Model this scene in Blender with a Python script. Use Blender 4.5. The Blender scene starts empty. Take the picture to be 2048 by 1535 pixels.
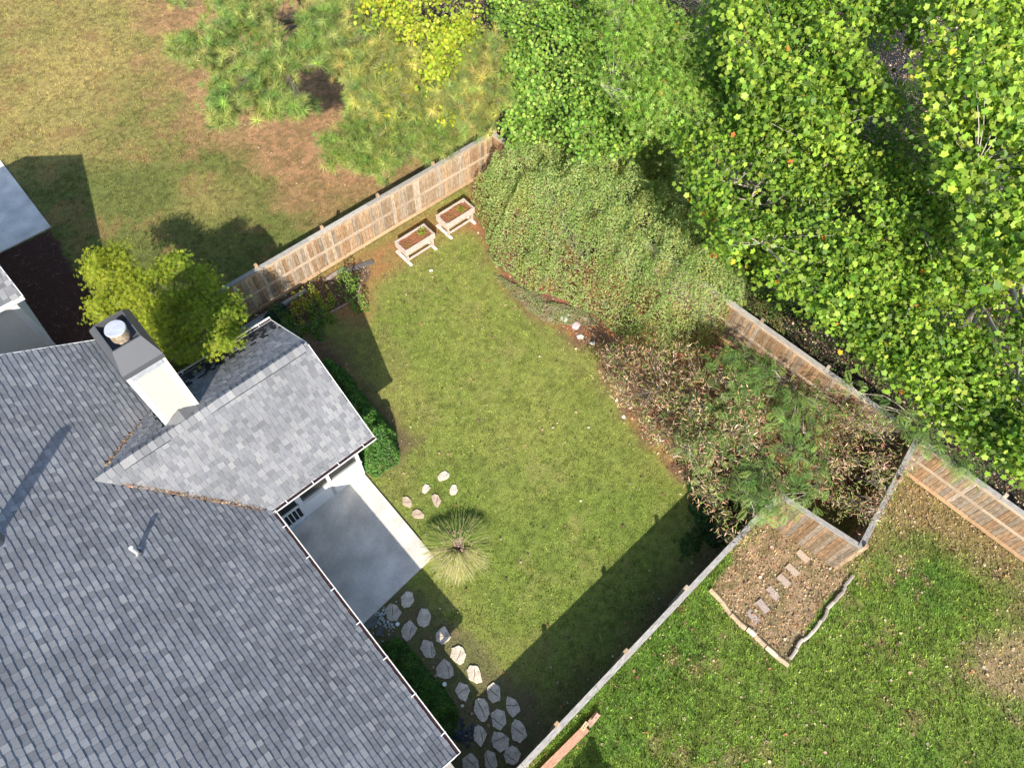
import bpy, math, random
import numpy as np
from mathutils import Matrix, Vector
rng = np.random.default_rng(7); random.seed(7)
sc = bpy.context.scene
COL = sc.collection
# ------------------------------------------------------------------ camera, world, sun
F, CX, CY, HC = 1420.0, 1024.0, 767.5, 20.0          # focal in photo pixels, drone height 20 m
_d = np.array([985 - CX, -(1605 - CY), -F]); _d /= np.linalg.norm(_d)
_z = -_d; _f = np.array([0, 0, -1.0]); _y = _f - _f.dot(_z) * _z; _y /= np.linalg.norm(_y)
RC = np.array([np.cross(_y, _z), _y, _z])
cam = bpy.data.objects.new('camera', bpy.data.cameras.new('camera')); COL.objects.link(cam)
cam.data.sensor_width = 36; cam.data.lens = F / 2048 * 36; cam.data.clip_end = 500; cam.data.clip_start = .1
M4 = Matrix.Identity(4)
for i in range(3):
    for j in range(3): M4[i][j] = RC[i][j]
M4[2][3] = HC
cam.matrix_world = M4
sc.camera = cam
SUN_EL, SUN_AZ = math.radians(37), math.radians(275)
w = bpy.data.worlds.new('World'); sc.world = w; w.use_nodes = True
nt = w.node_tree; bg = nt.nodes['Background']
sky = nt.nodes.new('ShaderNodeTexSky'); sky.sky_type = 'NISHITA'; sky.sun_disc = False
sky.sun_elevation = SUN_EL; sky.sun_rotation = math.radians(175)
nt.links.new(sky.outputs[0], bg.inputs[0]); bg.inputs[1].default_value = 0.15
sun = bpy.data.objects.new('sun', bpy.data.lights.new('sun', 'SUN')); COL.objects.link(sun)
sun.data.energy = 4.8; sun.data.angle = math.radians(.53); sun.data.color = (1, .93, .82)
to_sun = Vector((math.cos(SUN_AZ) * math.cos(SUN_EL), math.sin(SUN_AZ) * math.cos(SUN_EL), math.sin(SUN_EL)))
sun.rotation_euler = to_sun.to_track_quat('Z', 'Y').to_euler()
sc.view_settings.view_transform = 'Standard'; sc.view_settings.look = 'None'
sc.view_settings.exposure = 0.8; sc.view_settings.gamma = 1
sc.view_settings.use_curve_mapping = False

# ------------------------------------------------------------------ helpers
def at(px, py, z=0.0):
    """place point: where the sight line of a photo pixel meets height z"""
    d = RC @ np.array([px - CX, -(py - CY), -F]); t = (z - HC) / d[2]
    return np.array([d[0] * t, d[1] * t, z])
def proj(p):
    p = np.asarray(p, float).copy(); p[..., 2] -= HC
    c = p @ RC
    return CX + F * c[..., 0] / -c[..., 2], CY - F * c[..., 1] / -c[..., 2]
C0 = at(535, 1020, 2.6)[:2]; _t = math.radians(44.2)
U = np.array([math.cos(_t), math.sin(_t)]); V = np.array([math.sin(_t), -math.cos(_t)])
def hp(u, v, z=0.0):                                   # house frame: u out of the back wall, v along it
    q = C0 + u * U + v * V; return np.array([q[0], q[1], z])

def tag(o, label=None, cat=None, group=None, kind=None):
    if label: o['label'] = label
    if cat: o['category'] = cat
    if group: o['group'] = group
    if kind: o['kind'] = kind
    return o
def empty(name, loc, label=None, cat=None, group=None):
    o = bpy.data.objects.new(name, None); o.empty_display_size = .2; o.location = loc; COL.objects.link(o)
    return tag(o, label, cat, group)
def wl(o):
    p = np.zeros(3)
    while o is not None: p += np.array(o.location); o = o.parent
    return p
def mk(name, verts, faces, mat, parent=None, col=None, smooth=False, ocol=None, origin=None):
    """one mesh object out of world coordinates; col = per-vertex colours"""
    verts = np.asarray(verts, float)
    if parent is not None: base = wl(parent)
    else: base = np.zeros(3)
    o0 = np.asarray(origin, float) if origin is not None else (base if parent is not None else np.array([verts[:, 0].mean(), verts[:, 1].mean(), verts[:, 2].min()]))
    me = bpy.data.meshes.new(name)
    v = (verts - o0).astype(np.float32)
    fa = faces if isinstance(faces, np.ndarray) else None
    if fa is not None and fa.ndim == 2:
        n, k = fa.shape
        me.vertices.add(len(v)); me.vertices.foreach_set('co', v.ravel())
        me.loops.add(n * k); me.loops.foreach_set('vertex_index', fa.astype(np.int32).ravel())
        me.polygons.add(n); me.polygons.foreach_set('loop_start', (np.arange(n) * k).astype(np.int32))
        me.polygons.foreach_set('loop_total', np.full(n, k, np.int32))
        me.update(calc_edges=True)
    else:
        me.from_pydata([tuple(q) for q in v.tolist()], [], [tuple(int(i) for i in f) for f in faces]); me.update()
    c = np.ones((len(v), 4), np.float32)
    if col is not None:
        col = np.asarray(col, np.float32)
        c[:, :3] = col if col.ndim == 2 else col[None]
    at_ = me.color_attributes.new('col', 'FLOAT_COLOR', 'POINT'); at_.data.foreach_set('color', c.ravel())
    if smooth: me.polygons.foreach_set('use_smooth', np.ones(len(me.polygons), bool))
    me.materials.append(mat)
    o = bpy.data.objects.new(name, me); COL.objects.link(o)
    o.location = o0 - base; o.parent = parent
    if ocol is not None: o.color = (*ocol, 1)
    return o
_boxes = {}
def boxmesh(l, w_, h, mat):
    k = (round(l, 3), round(w_, 3), round(h, 3), mat.name)
    if k in _boxes: return _boxes[k]
    b = min(.004, w_ * .2, h * .2)
    X, Y, Z = l / 2, w_ / 2, h / 2
    vs = []
    for z, i in ((-Z, 0), (Z - b, 0), (Z, b)):
        vs += [(-X + i, -Y + i, z), (X - i, -Y + i, z), (X - i, Y - i, z), (-X + i, Y - i, z)]
    fs = [(3, 2, 1, 0), (8, 9, 10, 11)]
    for r in (0, 4):
        for i in range(4): fs.append((r + i, r + (i + 1) % 4, r + 4 + (i + 1) % 4, r + 4 + i))
    me = bpy.data.meshes.new('board'); me.from_pydata(vs, [], fs); me.update()
    a = me.color_attributes.new('col', 'FLOAT_COLOR', 'POINT'); a.data.foreach_set('color', np.ones(len(vs) * 4, np.float32))
    me.materials.append(mat); _boxes[k] = me
    return me
def bar(name, p0, p1, w_, h, mat, parent=None, ocol=None, up=(0, 0, 1), ext=0.0):
    """board from p0 to p1 (centre line), width w_, thickness h along up; own object, mesh shared between alike boards"""
    p0 = np.array(p0, float); p1 = np.array(p1, float); d = p1 - p0; L = np.linalg.norm(d) + ext; x = Vector(d).normalized()
    z = Vector(up); z = (z - x * z.dot(x)).normalized(); y = z.cross(x)
    o = bpy.data.objects.new(name, boxmesh(L, w_, h, mat)); COL.objects.link(o)
    c = (p0 + p1) / 2 - (wl(parent) if parent is not None else 0)
    m = Matrix((x, y, z)).transposed().to_4x4(); m.translation = Vector(c)
    o.parent = parent; o.matrix_local = m
    if ocol is not None: o.color = (*ocol, 1)
    return o
def box(cx, cy, z0, z1, a, b, ang=0.0):
    c, s = math.cos(ang), math.sin(ang); vs = []
    for z in (z0, z1):
        for x, y in ((-a, -b), (a, -b), (a, b), (-a, b)): vs.append((cx + x * c - y * s, cy + x * s + y * c, z))
    return vs, [(3, 2, 1, 0), (4, 5, 6, 7), (0, 1, 5, 4), (1, 2, 6, 5), (2, 3, 7, 6), (3, 0, 4, 7)]
class MB:
    def __init__(s): s.v = []; s.f = []; s.c = []
    def add(s, vf, col=None):
        n = len(s.v); s.v += [tuple(q) for q in vf[0]]; s.f += [tuple(i + n for i in f) for f in vf[1]]
        s.c += [col if col is not None else (1, 1, 1)] * len(vf[0]); return s
    def build(s, name, mat, parent=None, **k): return mk(name, s.v, s.f, mat, parent, col=np.array(s.c), **k)
def prism(poly, z0, z1, bev=0.0):
    """poly list of (x,y) ccw"""
    n = len(poly); P_ = np.array(poly, float); c = P_.mean(0)
    vs = [(x, y, z0) for x, y in P_] + [(x, y, z1 - bev) for x, y in P_]
    fs = [tuple(range(n - 1, -1, -1))] + [(i, (i + 1) % n, n + (i + 1) % n, n + i) for i in range(n)]
    if bev:
        Q = c + (P_ - c) * (1 - bev * 1.2 / np.maximum(np.linalg.norm(P_ - c, axis=1), 1e-3))[:, None]
        vs += [(x, y, z1) for x, y in Q]
        fs += [(n + i, n + (i + 1) % n, 2 * n + (i + 1) % n, 2 * n + i) for i in range(n)] + [tuple(range(2 * n, 3 * n))]
    else: fs.append(tuple(range(n, 2 * n)))
    return vs, fs
def tube(pts, rad, seg=6):
    pts = np.array(pts, float); n = len(pts); rad = np.broadcast_to(np.array(rad, float), (n,)) if np.ndim(rad) == 0 else np.array(rad, float)
    vs = []; fs = []
    T = np.gradient(pts, axis=0); T /= np.linalg.norm(T, axis=1)[:, None] + 1e-9
    a = np.array([0, 0, 1.0]) if abs(T[0][2]) < .8 else np.array([1.0, 0, 0])
    for i in range(n):
        x = np.cross(T[i], a); x /= np.linalg.norm(x) + 1e-9; y = np.cross(T[i], x)
        for k in range(seg):
            t = 2 * math.pi * k / seg; vs.append(pts[i] + rad[i] * (math.cos(t) * x + math.sin(t) * y))
    for i in range(n - 1):
        for k in range(seg): fs.append((i * seg + k, i * seg + (k + 1) % seg, (i + 1) * seg + (k + 1) % seg, (i + 1) * seg + k))
    fs.append(tuple(range(seg - 1, -1, -1))); fs.append(tuple((n - 1) * seg + k for k in range(seg)))
    return vs, fs
# value noise
_lat = rng.random((256, 256))
def vn(x, y):
    xi = np.floor(x).astype(int); yi = np.floor(y).astype(int); fx = x - xi; fy = y - yi
    fx = fx * fx * (3 - 2 * fx); fy = fy * fy * (3 - 2 * fy)
    g = lambda a, b: _lat[a & 255, b & 255]
    return (g(xi, yi) * (1 - fx) + g(xi + 1, yi) * fx) * (1 - fy) + (g(xi, yi + 1) * (1 - fx) + g(xi + 1, yi + 1) * fx) * fy
def fbm(x, y, s, o=3, seed=0):
    r = 0; a = .5; t = 0
    for i in range(o): r = r + a * vn(x / s + 17.3 * seed + 5 * i, y / s + 9.1 * seed + 11 * i); t += a; a *= .5; s /= 2
    return r / t
def sdf(x, y, poly):
    """signed distance, inside positive"""
    P_ = np.array(poly, float); d = np.full(x.shape, 1e9); ins = np.zeros(x.shape, bool)
    for i in range(len(P_)):
        a = P_[i]; b = P_[(i + 1) % len(P_)]; e = b - a
        t = np.clip(((x - a[0]) * e[0] + (y - a[1]) * e[1]) / (e @ e), 0, 1)
        d = np.minimum(d, np.hypot(x - a[0] - t * e[0], y - a[1] - t * e[1]))
        c = ((a[1] > y) != (b[1] > y)) & (x < (b[0] - a[0]) * (y - a[1]) / (b[1] - a[1] + 1e-12) + a[0])
        ins ^= c
    return np.where(ins, d, -d)
def pxpoly(l, z=0.0): return [tuple(at(a, b, z)[:2]) for a, b in l]

# ------------------------------------------------------------------ materials
def newmat(name):
    m = bpy.data.materials.new(name); m.use_nodes = True; n = m.node_tree
    return m, n, n.nodes, n.links, n.nodes['Principled BSDF']
def basecol(N, L, mul=(1, 1, 1), obj=True):
    a = N.new('ShaderNodeAttribute'); a.attribute_name = 'col'
    c = a.outputs['Color']
    m = N.new('ShaderNodeMix'); m.data_type = 'RGBA'; m.blend_type = 'MULTIPLY'; m.inputs[0].default_value = 1
    L.new(c, m.inputs[6])
    if obj:
        oi = N.new('ShaderNodeObjectInfo'); L.new(oi.outputs['Color'], m.inputs[7])
    else: m.inputs[7].default_value = (*mul, 1)
    if obj and mul != (1, 1, 1):
        m2 = N.new('ShaderNodeMix'); m2.data_type = 'RGBA'; m2.blend_type = 'MULTIPLY'; m2.inputs[0].default_value = 1
        L.new(m.outputs[2], m2.inputs[6]); m2.inputs[7].default_value = (*mul, 1); return m2.outputs[2]
    return m.outputs[2]
def noise_mul(N, L, src, scale, lo, hi, detail=4, vec=None, stretch=None, coord='Object'):
    tc = N.new('ShaderNodeTexCoord'); n = N.new('ShaderNodeTexNoise'); n.inputs['Scale'].default_value = scale; n.inputs['Detail'].default_value = detail
    v = tc.outputs[coord]
    if stretch:
        mp = N.new('ShaderNodeMapping'); mp.inputs['Scale'].default_value = stretch
        oi = N.new('ShaderNodeObjectInfo'); mu = N.new('ShaderNodeMath'); mu.operation = 'MULTIPLY'; mu.inputs[1].default_value = 91
        L.new(oi.outputs['Random'], mu.inputs[0]); L.new(mu.outputs[0], mp.inputs['Location'])
        L.new(v, mp.inputs['Vector']); v = mp.outputs[0]
    L.new(v, n.inputs['Vector'])
    r = N.new('ShaderNodeMapRange'); r.inputs[1].default_value = .3; r.inputs[2].default_value = .7; r.inputs[3].default_value = lo; r.inputs[4].default_value = hi
    L.new(n.outputs[0], r.inputs[0])
    vm = N.new('ShaderNodeVectorMath'); vm.operation = 'SCALE'
    L.new(src, vm.inputs[0]); L.new(r.outputs[0], vm.inputs['Scale'])
    return vm.outputs[0], n.outputs[0]
def bump(N, L, B, h, dist, strength=1.0):
    b = N.new('ShaderNodeBump'); b.inputs['Strength'].default_value = strength; b.inputs['Distance'].default_value = dist
    L.new(h, b.inputs['Height']); L.new(b.outputs[0], B.inputs['Normal'])
def simple(name, mul=(1, 1, 1), rough=.8, scale=30, lo=.8, hi=1.15, bd=.003, spec=.3, metal=0.0, stretch=None, blotch=None, detail=4):
    m, n, N, L, B = newmat(name)
    c = basecol(N, L, mul)
    if blotch: c, _ = noise_mul(N, L, c, blotch[0], blotch[1], blotch[2], 5)
    c, h = noise_mul(N, L, c, scale, lo, hi, detail, stretch=stretch)
    L.new(c, B.inputs['Base Color']); B.inputs['Roughness'].default_value = rough; B.inputs['Metallic'].default_value = metal
    B.inputs['Specular IOR Level'].default_value = spec
    if bd: bump(N, L, B, h, bd)
    return m
def leafmat(name, trans=.35, rough=.45, spec=.4, tint=(1.15, 1.25, .55)):
    m, n, N, L, B = newmat(name)
    c = basecol(N, L); L.new(c, B.inputs['Base Color']); B.inputs['Roughness'].default_value = rough; B.inputs['Specular IOR Level'].default_value = spec
    t = N.new('ShaderNodeBsdfTranslucent'); mx = N.new('ShaderNodeMixShader'); mx.inputs[0].default_value = trans
    vm = N.new('ShaderNodeVectorMath'); vm.operation = 'MULTIPLY'; vm.inputs[1].default_value = tint
    L.new(c, vm.inputs[0]); L.new(vm.outputs[0], t.inputs['Color'])
    L.new(B.outputs[0], mx.inputs[1]); L.new(t.outputs[0], mx.inputs[2]); L.new(mx.outputs[0], n.nodes['Material Output'].inputs['Surface'])
    return m
M_ground = simple('ground', rough=.95, scale=26, lo=.72, hi=1.25, bd=.02, spec=.1, blotch=(5, .85, 1.15))
M_leaf = leafmat('leaf', .4, .55, .25, (1.25, 1.35, .5)); M_gloss = leafmat('glossy_leaf', .38, .5, .3, (1.3, 1.4, .45)); M_dry = leafmat('dry_leaf', .15, .8, .15, (1, .9, .7))
M_grass = leafmat('grass_blade', .3, .6, .2); M_needle = leafmat('needle', .2, .45, .4, (1.1, 1.2, .6))
M_bark = simple('bark', (.2, .165, .13), .9, 14, .55, 1.3, .02, .1, stretch=(3, 3, .6))
M_barkpale = simple('pale_bark', (.42, .37, .31), .85, 10, .6, 1.2, .01, .1, stretch=(2, 2, .8))
M_woodv = simple('weathered_wood_upright', rough=.85, scale=10, lo=.5, hi=1.3, bd=.004, spec=.12, stretch=(.5, 4.5, 4.5), blotch=(2.2, .75, 1.25))
M_woodh = simple('weathered_wood_level', rough=.85, scale=10, lo=.6, hi=1.3, bd=.003, spec=.12, stretch=(.7, 6, 6))
M_shingle = simple('asphalt_shingle', rough=.92, scale=120, lo=.62, hi=1.38, bd=.002, spec=.2, blotch=(.7, .85, 1.12), detail=3)
M_under = simple('roof_underlay', (.035, .037, .042), .95, 40, .8, 1.2, .001, .1)
M_white = simple('white_paint', (.8, .8, .79), .45, 8, .93, 1.03, 0, .4)
M_siding = simple('vinyl_siding', (.43, .405, .36), .55, 12, .94, 1.03, .001, .3)
M_nsiding = simple('neighbour_siding', (.66, .64, .58), .6, 12, .94, 1.03, .001, .3)
M_conc = simple('concrete', (.64, .60, .54), .9, 30, .84, 1.1, .002, .2, blotch=(1.6, .70, 1.14))
M_stone = simple('stepping_stone', rough=.9, scale=22, lo=.68, hi=1.15, bd=.006, spec=.15, blotch=(6, .75, 1.1))
M_metal = simple('dark_painted_metal', (.085, .087, .095), .42, 60, .9, 1.1, 0, .5)
M_galv = simple('galvanised_metal', (.62, .63, .65), .38, 9, .85, 1.1, 0, .5, .25)
M_rust = simple('rusted_metal', (.36, .31, .25), .7, 20, .5, 1.3, .001, .3)
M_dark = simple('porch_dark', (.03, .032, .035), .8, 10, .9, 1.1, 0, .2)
M_soil = simple('soil', rough=.95, scale=60, lo=.5, hi=1.4, bd=.012, spec=.1)
M_brick = simple('clay_brick', rough=.9, scale=40, lo=.75, hi=1.2, bd=.002, spec=.15)
M_screen, n_, N_, L_, B_ = newmat('insect_screen')
B_.inputs['Base Color'].default_value = (.05, .05, .05, 1); B_.inputs['Roughness'].default_value = .7
_tr = N_.new('ShaderNodeBsdfTransparent'); _mx = N_.new('ShaderNodeMixShader'); _mx.inputs[0].default_value = .5
L_.new(_tr.outputs[0], _mx.inputs[1]); L_.new(B_.outputs[0], _mx.inputs[2]); L_.new(_mx.outputs[0], N_['Material Output'].inputs['Surface'])

# ------------------------------------------------------------------ ground: what grows or lies where
NWc = at(985, 262, 1.9)[:2]; NEd = at(1840, 870, 1.9)[:2]; JG = at(1725, 1092, 1.9)[:2]; JI = at(1560, 986, 1.9)[:2]
SB = at(1040, 1535, 1.9)[:2]; NW0 = at(440, 577, 1.9)[:2]
_nw = (NW0 - NWc) / np.linalg.norm(NW0 - NWc); NWe = NWc - _nw * 0
NWstart = NW0 + _nw * 4.0
_ne = (NEd - NWc) / np.linalg.norm(NEd - NWc); NEend = NWc + _ne * 28
_se = (SB - JI) / np.linalg.norm(SB - JI); SEend = SB + _se * 5
Z_yard = [tuple(NWstart + np.array([-6, -5])), tuple(NWstart), tuple(NWc), tuple(NEd), tuple(JG), tuple(JI), tuple(SEend), tuple(SEend + np.array([-15, -5]))]
Z_nb = [tuple(NWstart + _nw * 30), tuple(NWstart), tuple(NWc), tuple(at(860, 60)[:2]), tuple(at(700, -200)[:2]), (-60, 60), (-60, 10)]
Z_right = [tuple(SEend), tuple(JI), tuple(JG), tuple(NEd), tuple(NEend), (30, -20), (-5, -20)]
Z_straw = pxpoly([(330, -60), (290, 10), (330, 80), (350, 150), (420, 240), (500, 300), (560, 350), (620, 400), (700, 425), (790, 380), (990, 265), (1000, 100), (900, -200), (500, -200)])
Z_dark = pxpoly([(-80, 520), (0, 503), (104, 457), (150, 540), (200, 575), (205, 640), (190, 720), (-80, 760)])
Z_mulch = pxpoly([(1490, 1075), (1425, 1180), (1455, 1225), (1520, 1290), (1578, 1322), (1600, 1290), (1640, 1220), (1700, 1155), (1680, 1120), (1600, 1080), (1540, 1020)])
Z_orange = pxpoly([(1180, 660), (1230, 600), (1450, 600), (1560, 650), (1700, 760), (1850, 880), (1780, 1000), (1650, 1010), (1480, 1080), (1400, 1000), (1310, 900), (1250, 830), (1210, 740)])
Z_orange2 = pxpoly([(960, 300), (1500, 560), (1470, 640), (1230, 660), (1160, 690), (1080, 630), (1000, 560), (960, 470), (930, 440), (940, 380)])
Z_clay = pxpoly([(440, 640), (560, 600), (700, 530), (770, 480), (870, 430), (960, 390), (960, 455), (890, 470), (810, 520), (745, 560), (725, 590), (730, 640), (640, 640)])
Z_roses = pxpoly([(400, 700), (470, 640), (600, 570), (720, 520), (745, 545), (722, 590), (660, 626), (590, 663), (540, 700)])
Z_bare = pxpoly([(590, 665), (640, 650), (700, 760), (800, 850), (835, 880), (800, 930), (745, 945), (700, 930), (600, 720)])
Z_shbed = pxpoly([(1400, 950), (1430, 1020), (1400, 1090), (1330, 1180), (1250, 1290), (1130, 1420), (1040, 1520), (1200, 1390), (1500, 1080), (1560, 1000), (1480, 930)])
Z_path = pxpoly([(725, 1250), (800, 1180), (850, 1200), (920, 1270), (980, 1340), (1060, 1390), (1080, 1460), (1040, 1560), (900, 1580), (850, 1430), (760, 1290)])
Z_legs = pxpoly([(1700, 1110), (1790, 960), (1860, 940), (2100, 1110), (2100, 1230), (1960, 1120), (1850, 1080), (1760, 1090)])
Z_patch = pxpoly([(1960, 1280), (2080, 1250), (2080, 1400), (1990, 1390)])
Z_grey = pxpoly([(1700, 60), (1900, 40), (2100, 200), (2100, 420), (1850, 420), (1700, 250)])
def S(x, lo, hi): return np.clip((x - lo) / (hi - lo), 0, 1)
def zones(x, y):
    """returns colour, grass density, litter density, straw density"""
    n1 = fbm(x, y, 1.2, 3, 1) - .5; n2 = fbm(x, y, .35, 3, 2) - .5; n3 = fbm(x, y, 4, 3, 3) - .5; n4 = fbm(x, y, .12, 2, 4) - .5
    wob = n1 * 1.0 + n2 * .6
    c = np.zeros(x.shape + (3,)); c[:] = (.035, .03, .022)
    g = np.full(x.shape, .05); lit = np.full(x.shape, .7); st = np.zeros(x.shape)
    def put(mask, col, gg=None, ll=None, ss=None):
        nonlocal c, g, lit, st
        m = mask[..., None]; c = c * (1 - m) + np.asarray(col) * m
        if gg is not None: g = g * (1 - mask) + gg * mask
        if ll is not None: lit = lit * (1 - mask) + ll * mask
        if ss is not None: st = st * (1 - mask) + ss * mask
    mixc = lambda a, b, t: np.asarray(a) * (1 - t[..., None]) + np.asarray(b) * t[..., None]
    put(S(sdf(x, y, Z_grey) + wob, -.2, .2), (.05, .048, .05), .02, .5)
    # neighbour lawn: greener near the fence, tan and dry far out
    px, py = proj(np.stack([x, y, x * 0], -1))
    dry = np.clip(.85 - py / 480 + n3 * 1.3 + n1 * .5, 0, 1)
    lawn = mixc((.14, .155, .045), (.34, .265, .10), dry) * (1 - .3 * S(n4 + n2 * .4, .0, .15))[..., None]; lawn = mixc(lawn, (.26, .165, .075), S(n1 + n2 * .6, .08, .28) * .55)
    put(S(sdf(x, y, Z_nb), -.05, .05), lawn, .8, .05, .0)
    m = S(sdf(x, y, Z_straw) + wob * 3.2, -1.6, 1.0)
    put(m * S(sdf(x, y, Z_nb), -.05, .05), mixc((.36, .21, .11), (.22, .15, .07), S(n2 + n4, -.1, .15)), .28, .08, 1.0)
    put(S(sdf(x, y, Z_dark) + n2 * .3, -.05, .1), (.060, .030, .022), .02, .05, .15)
    # yard
    t = S(n3 + n1 * .3, -.15, .2)
    lawn = mixc((.16, .205, .042), (.22, .235, .06), t); lawn = lawn * (1 - .28 * S(n4 + n2 * .3, .02, .2))[..., None]
    lawn = mixc(lawn, (.10, .15, .035), S(n1 + n2 * .6, .06, .3) * .3)
    lawn = mixc(lawn, (.27, .22, .09), S(-n1 - n4 * .4, .14, .34) * .4)
    dx = S(-sdf(x, y, pxpoly([(960, 520), (1300, 900), (1330, 1200), (1000, 1300), (800, 1100), (900, 900), (800, 700)])), -.5, 4)
    lawn = mixc(lawn, (.26, .20, .085), np.clip(dx * .5 + (n1 + n2) * .5 * (dx > .05), 0, .6))
    my = S(sdf(x, y, Z_yard), -.05, .05)
    put(my, lawn, 1.0, .0, 0)
    put(my * S(sdf(x, y, Z_orange2) + wob * .5, -.25, .2), mixc((.26, .105, .055), (.17, .09, .055), S(n2, -.1, .1)), .05, .5)
    put(my * S(sdf(x, y, Z_orange) + wob * .6, -.25, .2), mixc((.36, .17, .075), (.19, .10, .06), S(n2 + n1, -.12, .12)), .05, .55)
    put(my * S(sdf(x, y, Z_clay) + wob * .8, -.5, .3) * .85, mixc((.30, .15, .07), (.24, .16, .065), S(n2, -.1, .1)), .3, .1, .1)
    put(my * S(sdf(x, y, Z_roses) + n2 * .3, -.06, .06), (.11, .075, .05), .05, .6)
    put(my * S(sdf(x, y, Z_bare) + wob * .7, -.35, .25), mixc((.17, .10, .062), (.12, .095, .05), S(n2, -.1, .1)), .2, .15)
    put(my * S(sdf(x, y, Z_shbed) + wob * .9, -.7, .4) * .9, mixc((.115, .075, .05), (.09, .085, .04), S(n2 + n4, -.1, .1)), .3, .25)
    put(my * S(sdf(x, y, Z_path) + wob * .5, -.3, .1) * .85, mixc((.14, .11, .065), (.12, .12, .05), S(n2, -.1, .1)), .35, .05)
    # right lawn
    lawn = mixc((.09, .16, .028), (.14, .195, .036), S(n3 + n2 * .5, -.15, .2)) * (1 - .35 * S(n4 + n2 * .4, .0, .15))[..., None]; lawn = mixc(lawn, (.24, .17, .09), S(n1 + n2 * 1.1, .14, .36) * .4)
    mr = S(sdf(x, y, Z_right), -.05, .05)
    put(mr, lawn, 1.0, .395 * (.35 + .65 * S(n1 + n2, -.12, .2)), 0)
    put(mr * S(sdf(x, y, Z_legs) + wob * 1.4, -.9, .6) * .75, (.25, .165, .09), .45, .6)
    put(mr * S(sdf(x, y, Z_patch) + wob, -.6, .3) * .8, (.27, .19, .11), .3, .45)
    put(mr * S(sdf(x, y, Z_mulch) + n2 * .35, -.06, .08), mixc((.30, .21, .13), (.19, .15, .08), S(n2 + n4, -.1, .1)), .4, .6)
    return c, g, lit, st
xs = np.arange(-30, 30.01, .1); ys = np.arange(-6, 42.01, .1)
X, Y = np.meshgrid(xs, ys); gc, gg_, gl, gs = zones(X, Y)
Zg = (fbm(X, Y, .6, 2, 6) - .5) * .02
Zg[0, :] = Zg[-1, :] = 0; Zg[:, 0] = Zg[:, -1] = 0
idx = np.arange(X.size).reshape(X.shape)
fa = np.stack([idx[:-1, :-1], idx[:-1, 1:], idx[1:, 1:], idx[1:, :-1]], -1).reshape(-1, 4)
vv = np.stack([X, Y, Zg], -1).reshape(-1, 3); cc = gc.reshape(-1, 3)
# skirt out to the horizon
far = [(-400, -300), (400, -300), (400, 500), (-400, 500)]; near = [(-30, -6), (30, -6), (30, 42), (-30, 42)]
n0 = len(vv); vv = np.vstack([vv, [(a, b, 0) for a, b in near + far]]); cc = np.vstack([cc, [(.10, .11, .04)] * 8])
fa = np.vstack([fa, [(n0 + i, n0 + 4 + i, n0 + 4 + (i + 1) % 4, n0 + (i + 1) % 4) for i in range(4)]])
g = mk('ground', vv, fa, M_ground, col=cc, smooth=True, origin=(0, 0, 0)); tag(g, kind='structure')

# ------------------------------------------------------------------ patio, slabs
def slab(name, poly, z0, z1, mat, ocol=(1, 1, 1)):
    P_ = np.array(poly)
    if np.cross(P_[1] - P_[0], P_[2] - P_[1]) < 0: poly = poly[::-1]
    v_, f_ = prism(poly, z0, z1, .008)
    return mk(name, v_, f_, mat, ocol=ocol)
o = slab('patio', [hp(-.4, -.45)[:2], hp(2.80, -.4)[:2], at(868, 1112)[:2], at(725, 1250)[:2], hp(-.45, 3.25)[:2]], -.1, .075, M_conc); tag(o, kind='structure')
o = slab('neighbour_patio', [hp(-4, -15.9)[:2], hp(-.05, -15.9)[:2], hp(-.05, -20.45)[:2], hp(-4, -20.45)[:2]], -.1, .06, M_conc, (1.15, 1.15, 1.15)); tag(o, kind='structure')

# ------------------------------------------------------------------ the house
house = empty('house', hp(-2, 1, 0), 'house with grey shingle roof, white gutters and screened porch beside the patio', 'house')
MP, EZ = .62, 2.6
sh_lo = [(.125, .13, .14), (.145, .148, .158), (.115, .118, .125), (.16, .162, .17)]; sh_hi = [(.20, .205, .215), (.225, .228, .235), (.18, .185, .195), (.245, .247, .25), (.165, .17, .18)]
def tone(f=1.0, hi=True):
    t = np.array(random.choice(sh_hi if hi else sh_lo)) * f * random.uniform(.92, 1.08); return t
def shingle_geo(o3, e_s, e_d, s0, s1, d0, d1, n3, th):
    """wedge: s along the course, d down the slope (d1 = butt edge)"""
    P = lambda s, d, h: o3 + e_s * s + e_d * d + n3 * h
    v_ = [P(s0, d0, .001), P(s1, d0, .001), P(s1, d1, .001), P(s0, d1, .001), P(s0, d0, .004), P(s1, d0, .004), P(s1, d1, th), P(s0, d1, th)]
    f_ = [(4, 5, 6, 7), (7, 6, 2, 3), (4, 7, 3, 0), (6, 5, 1, 2)]
    return v_, f_
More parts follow.
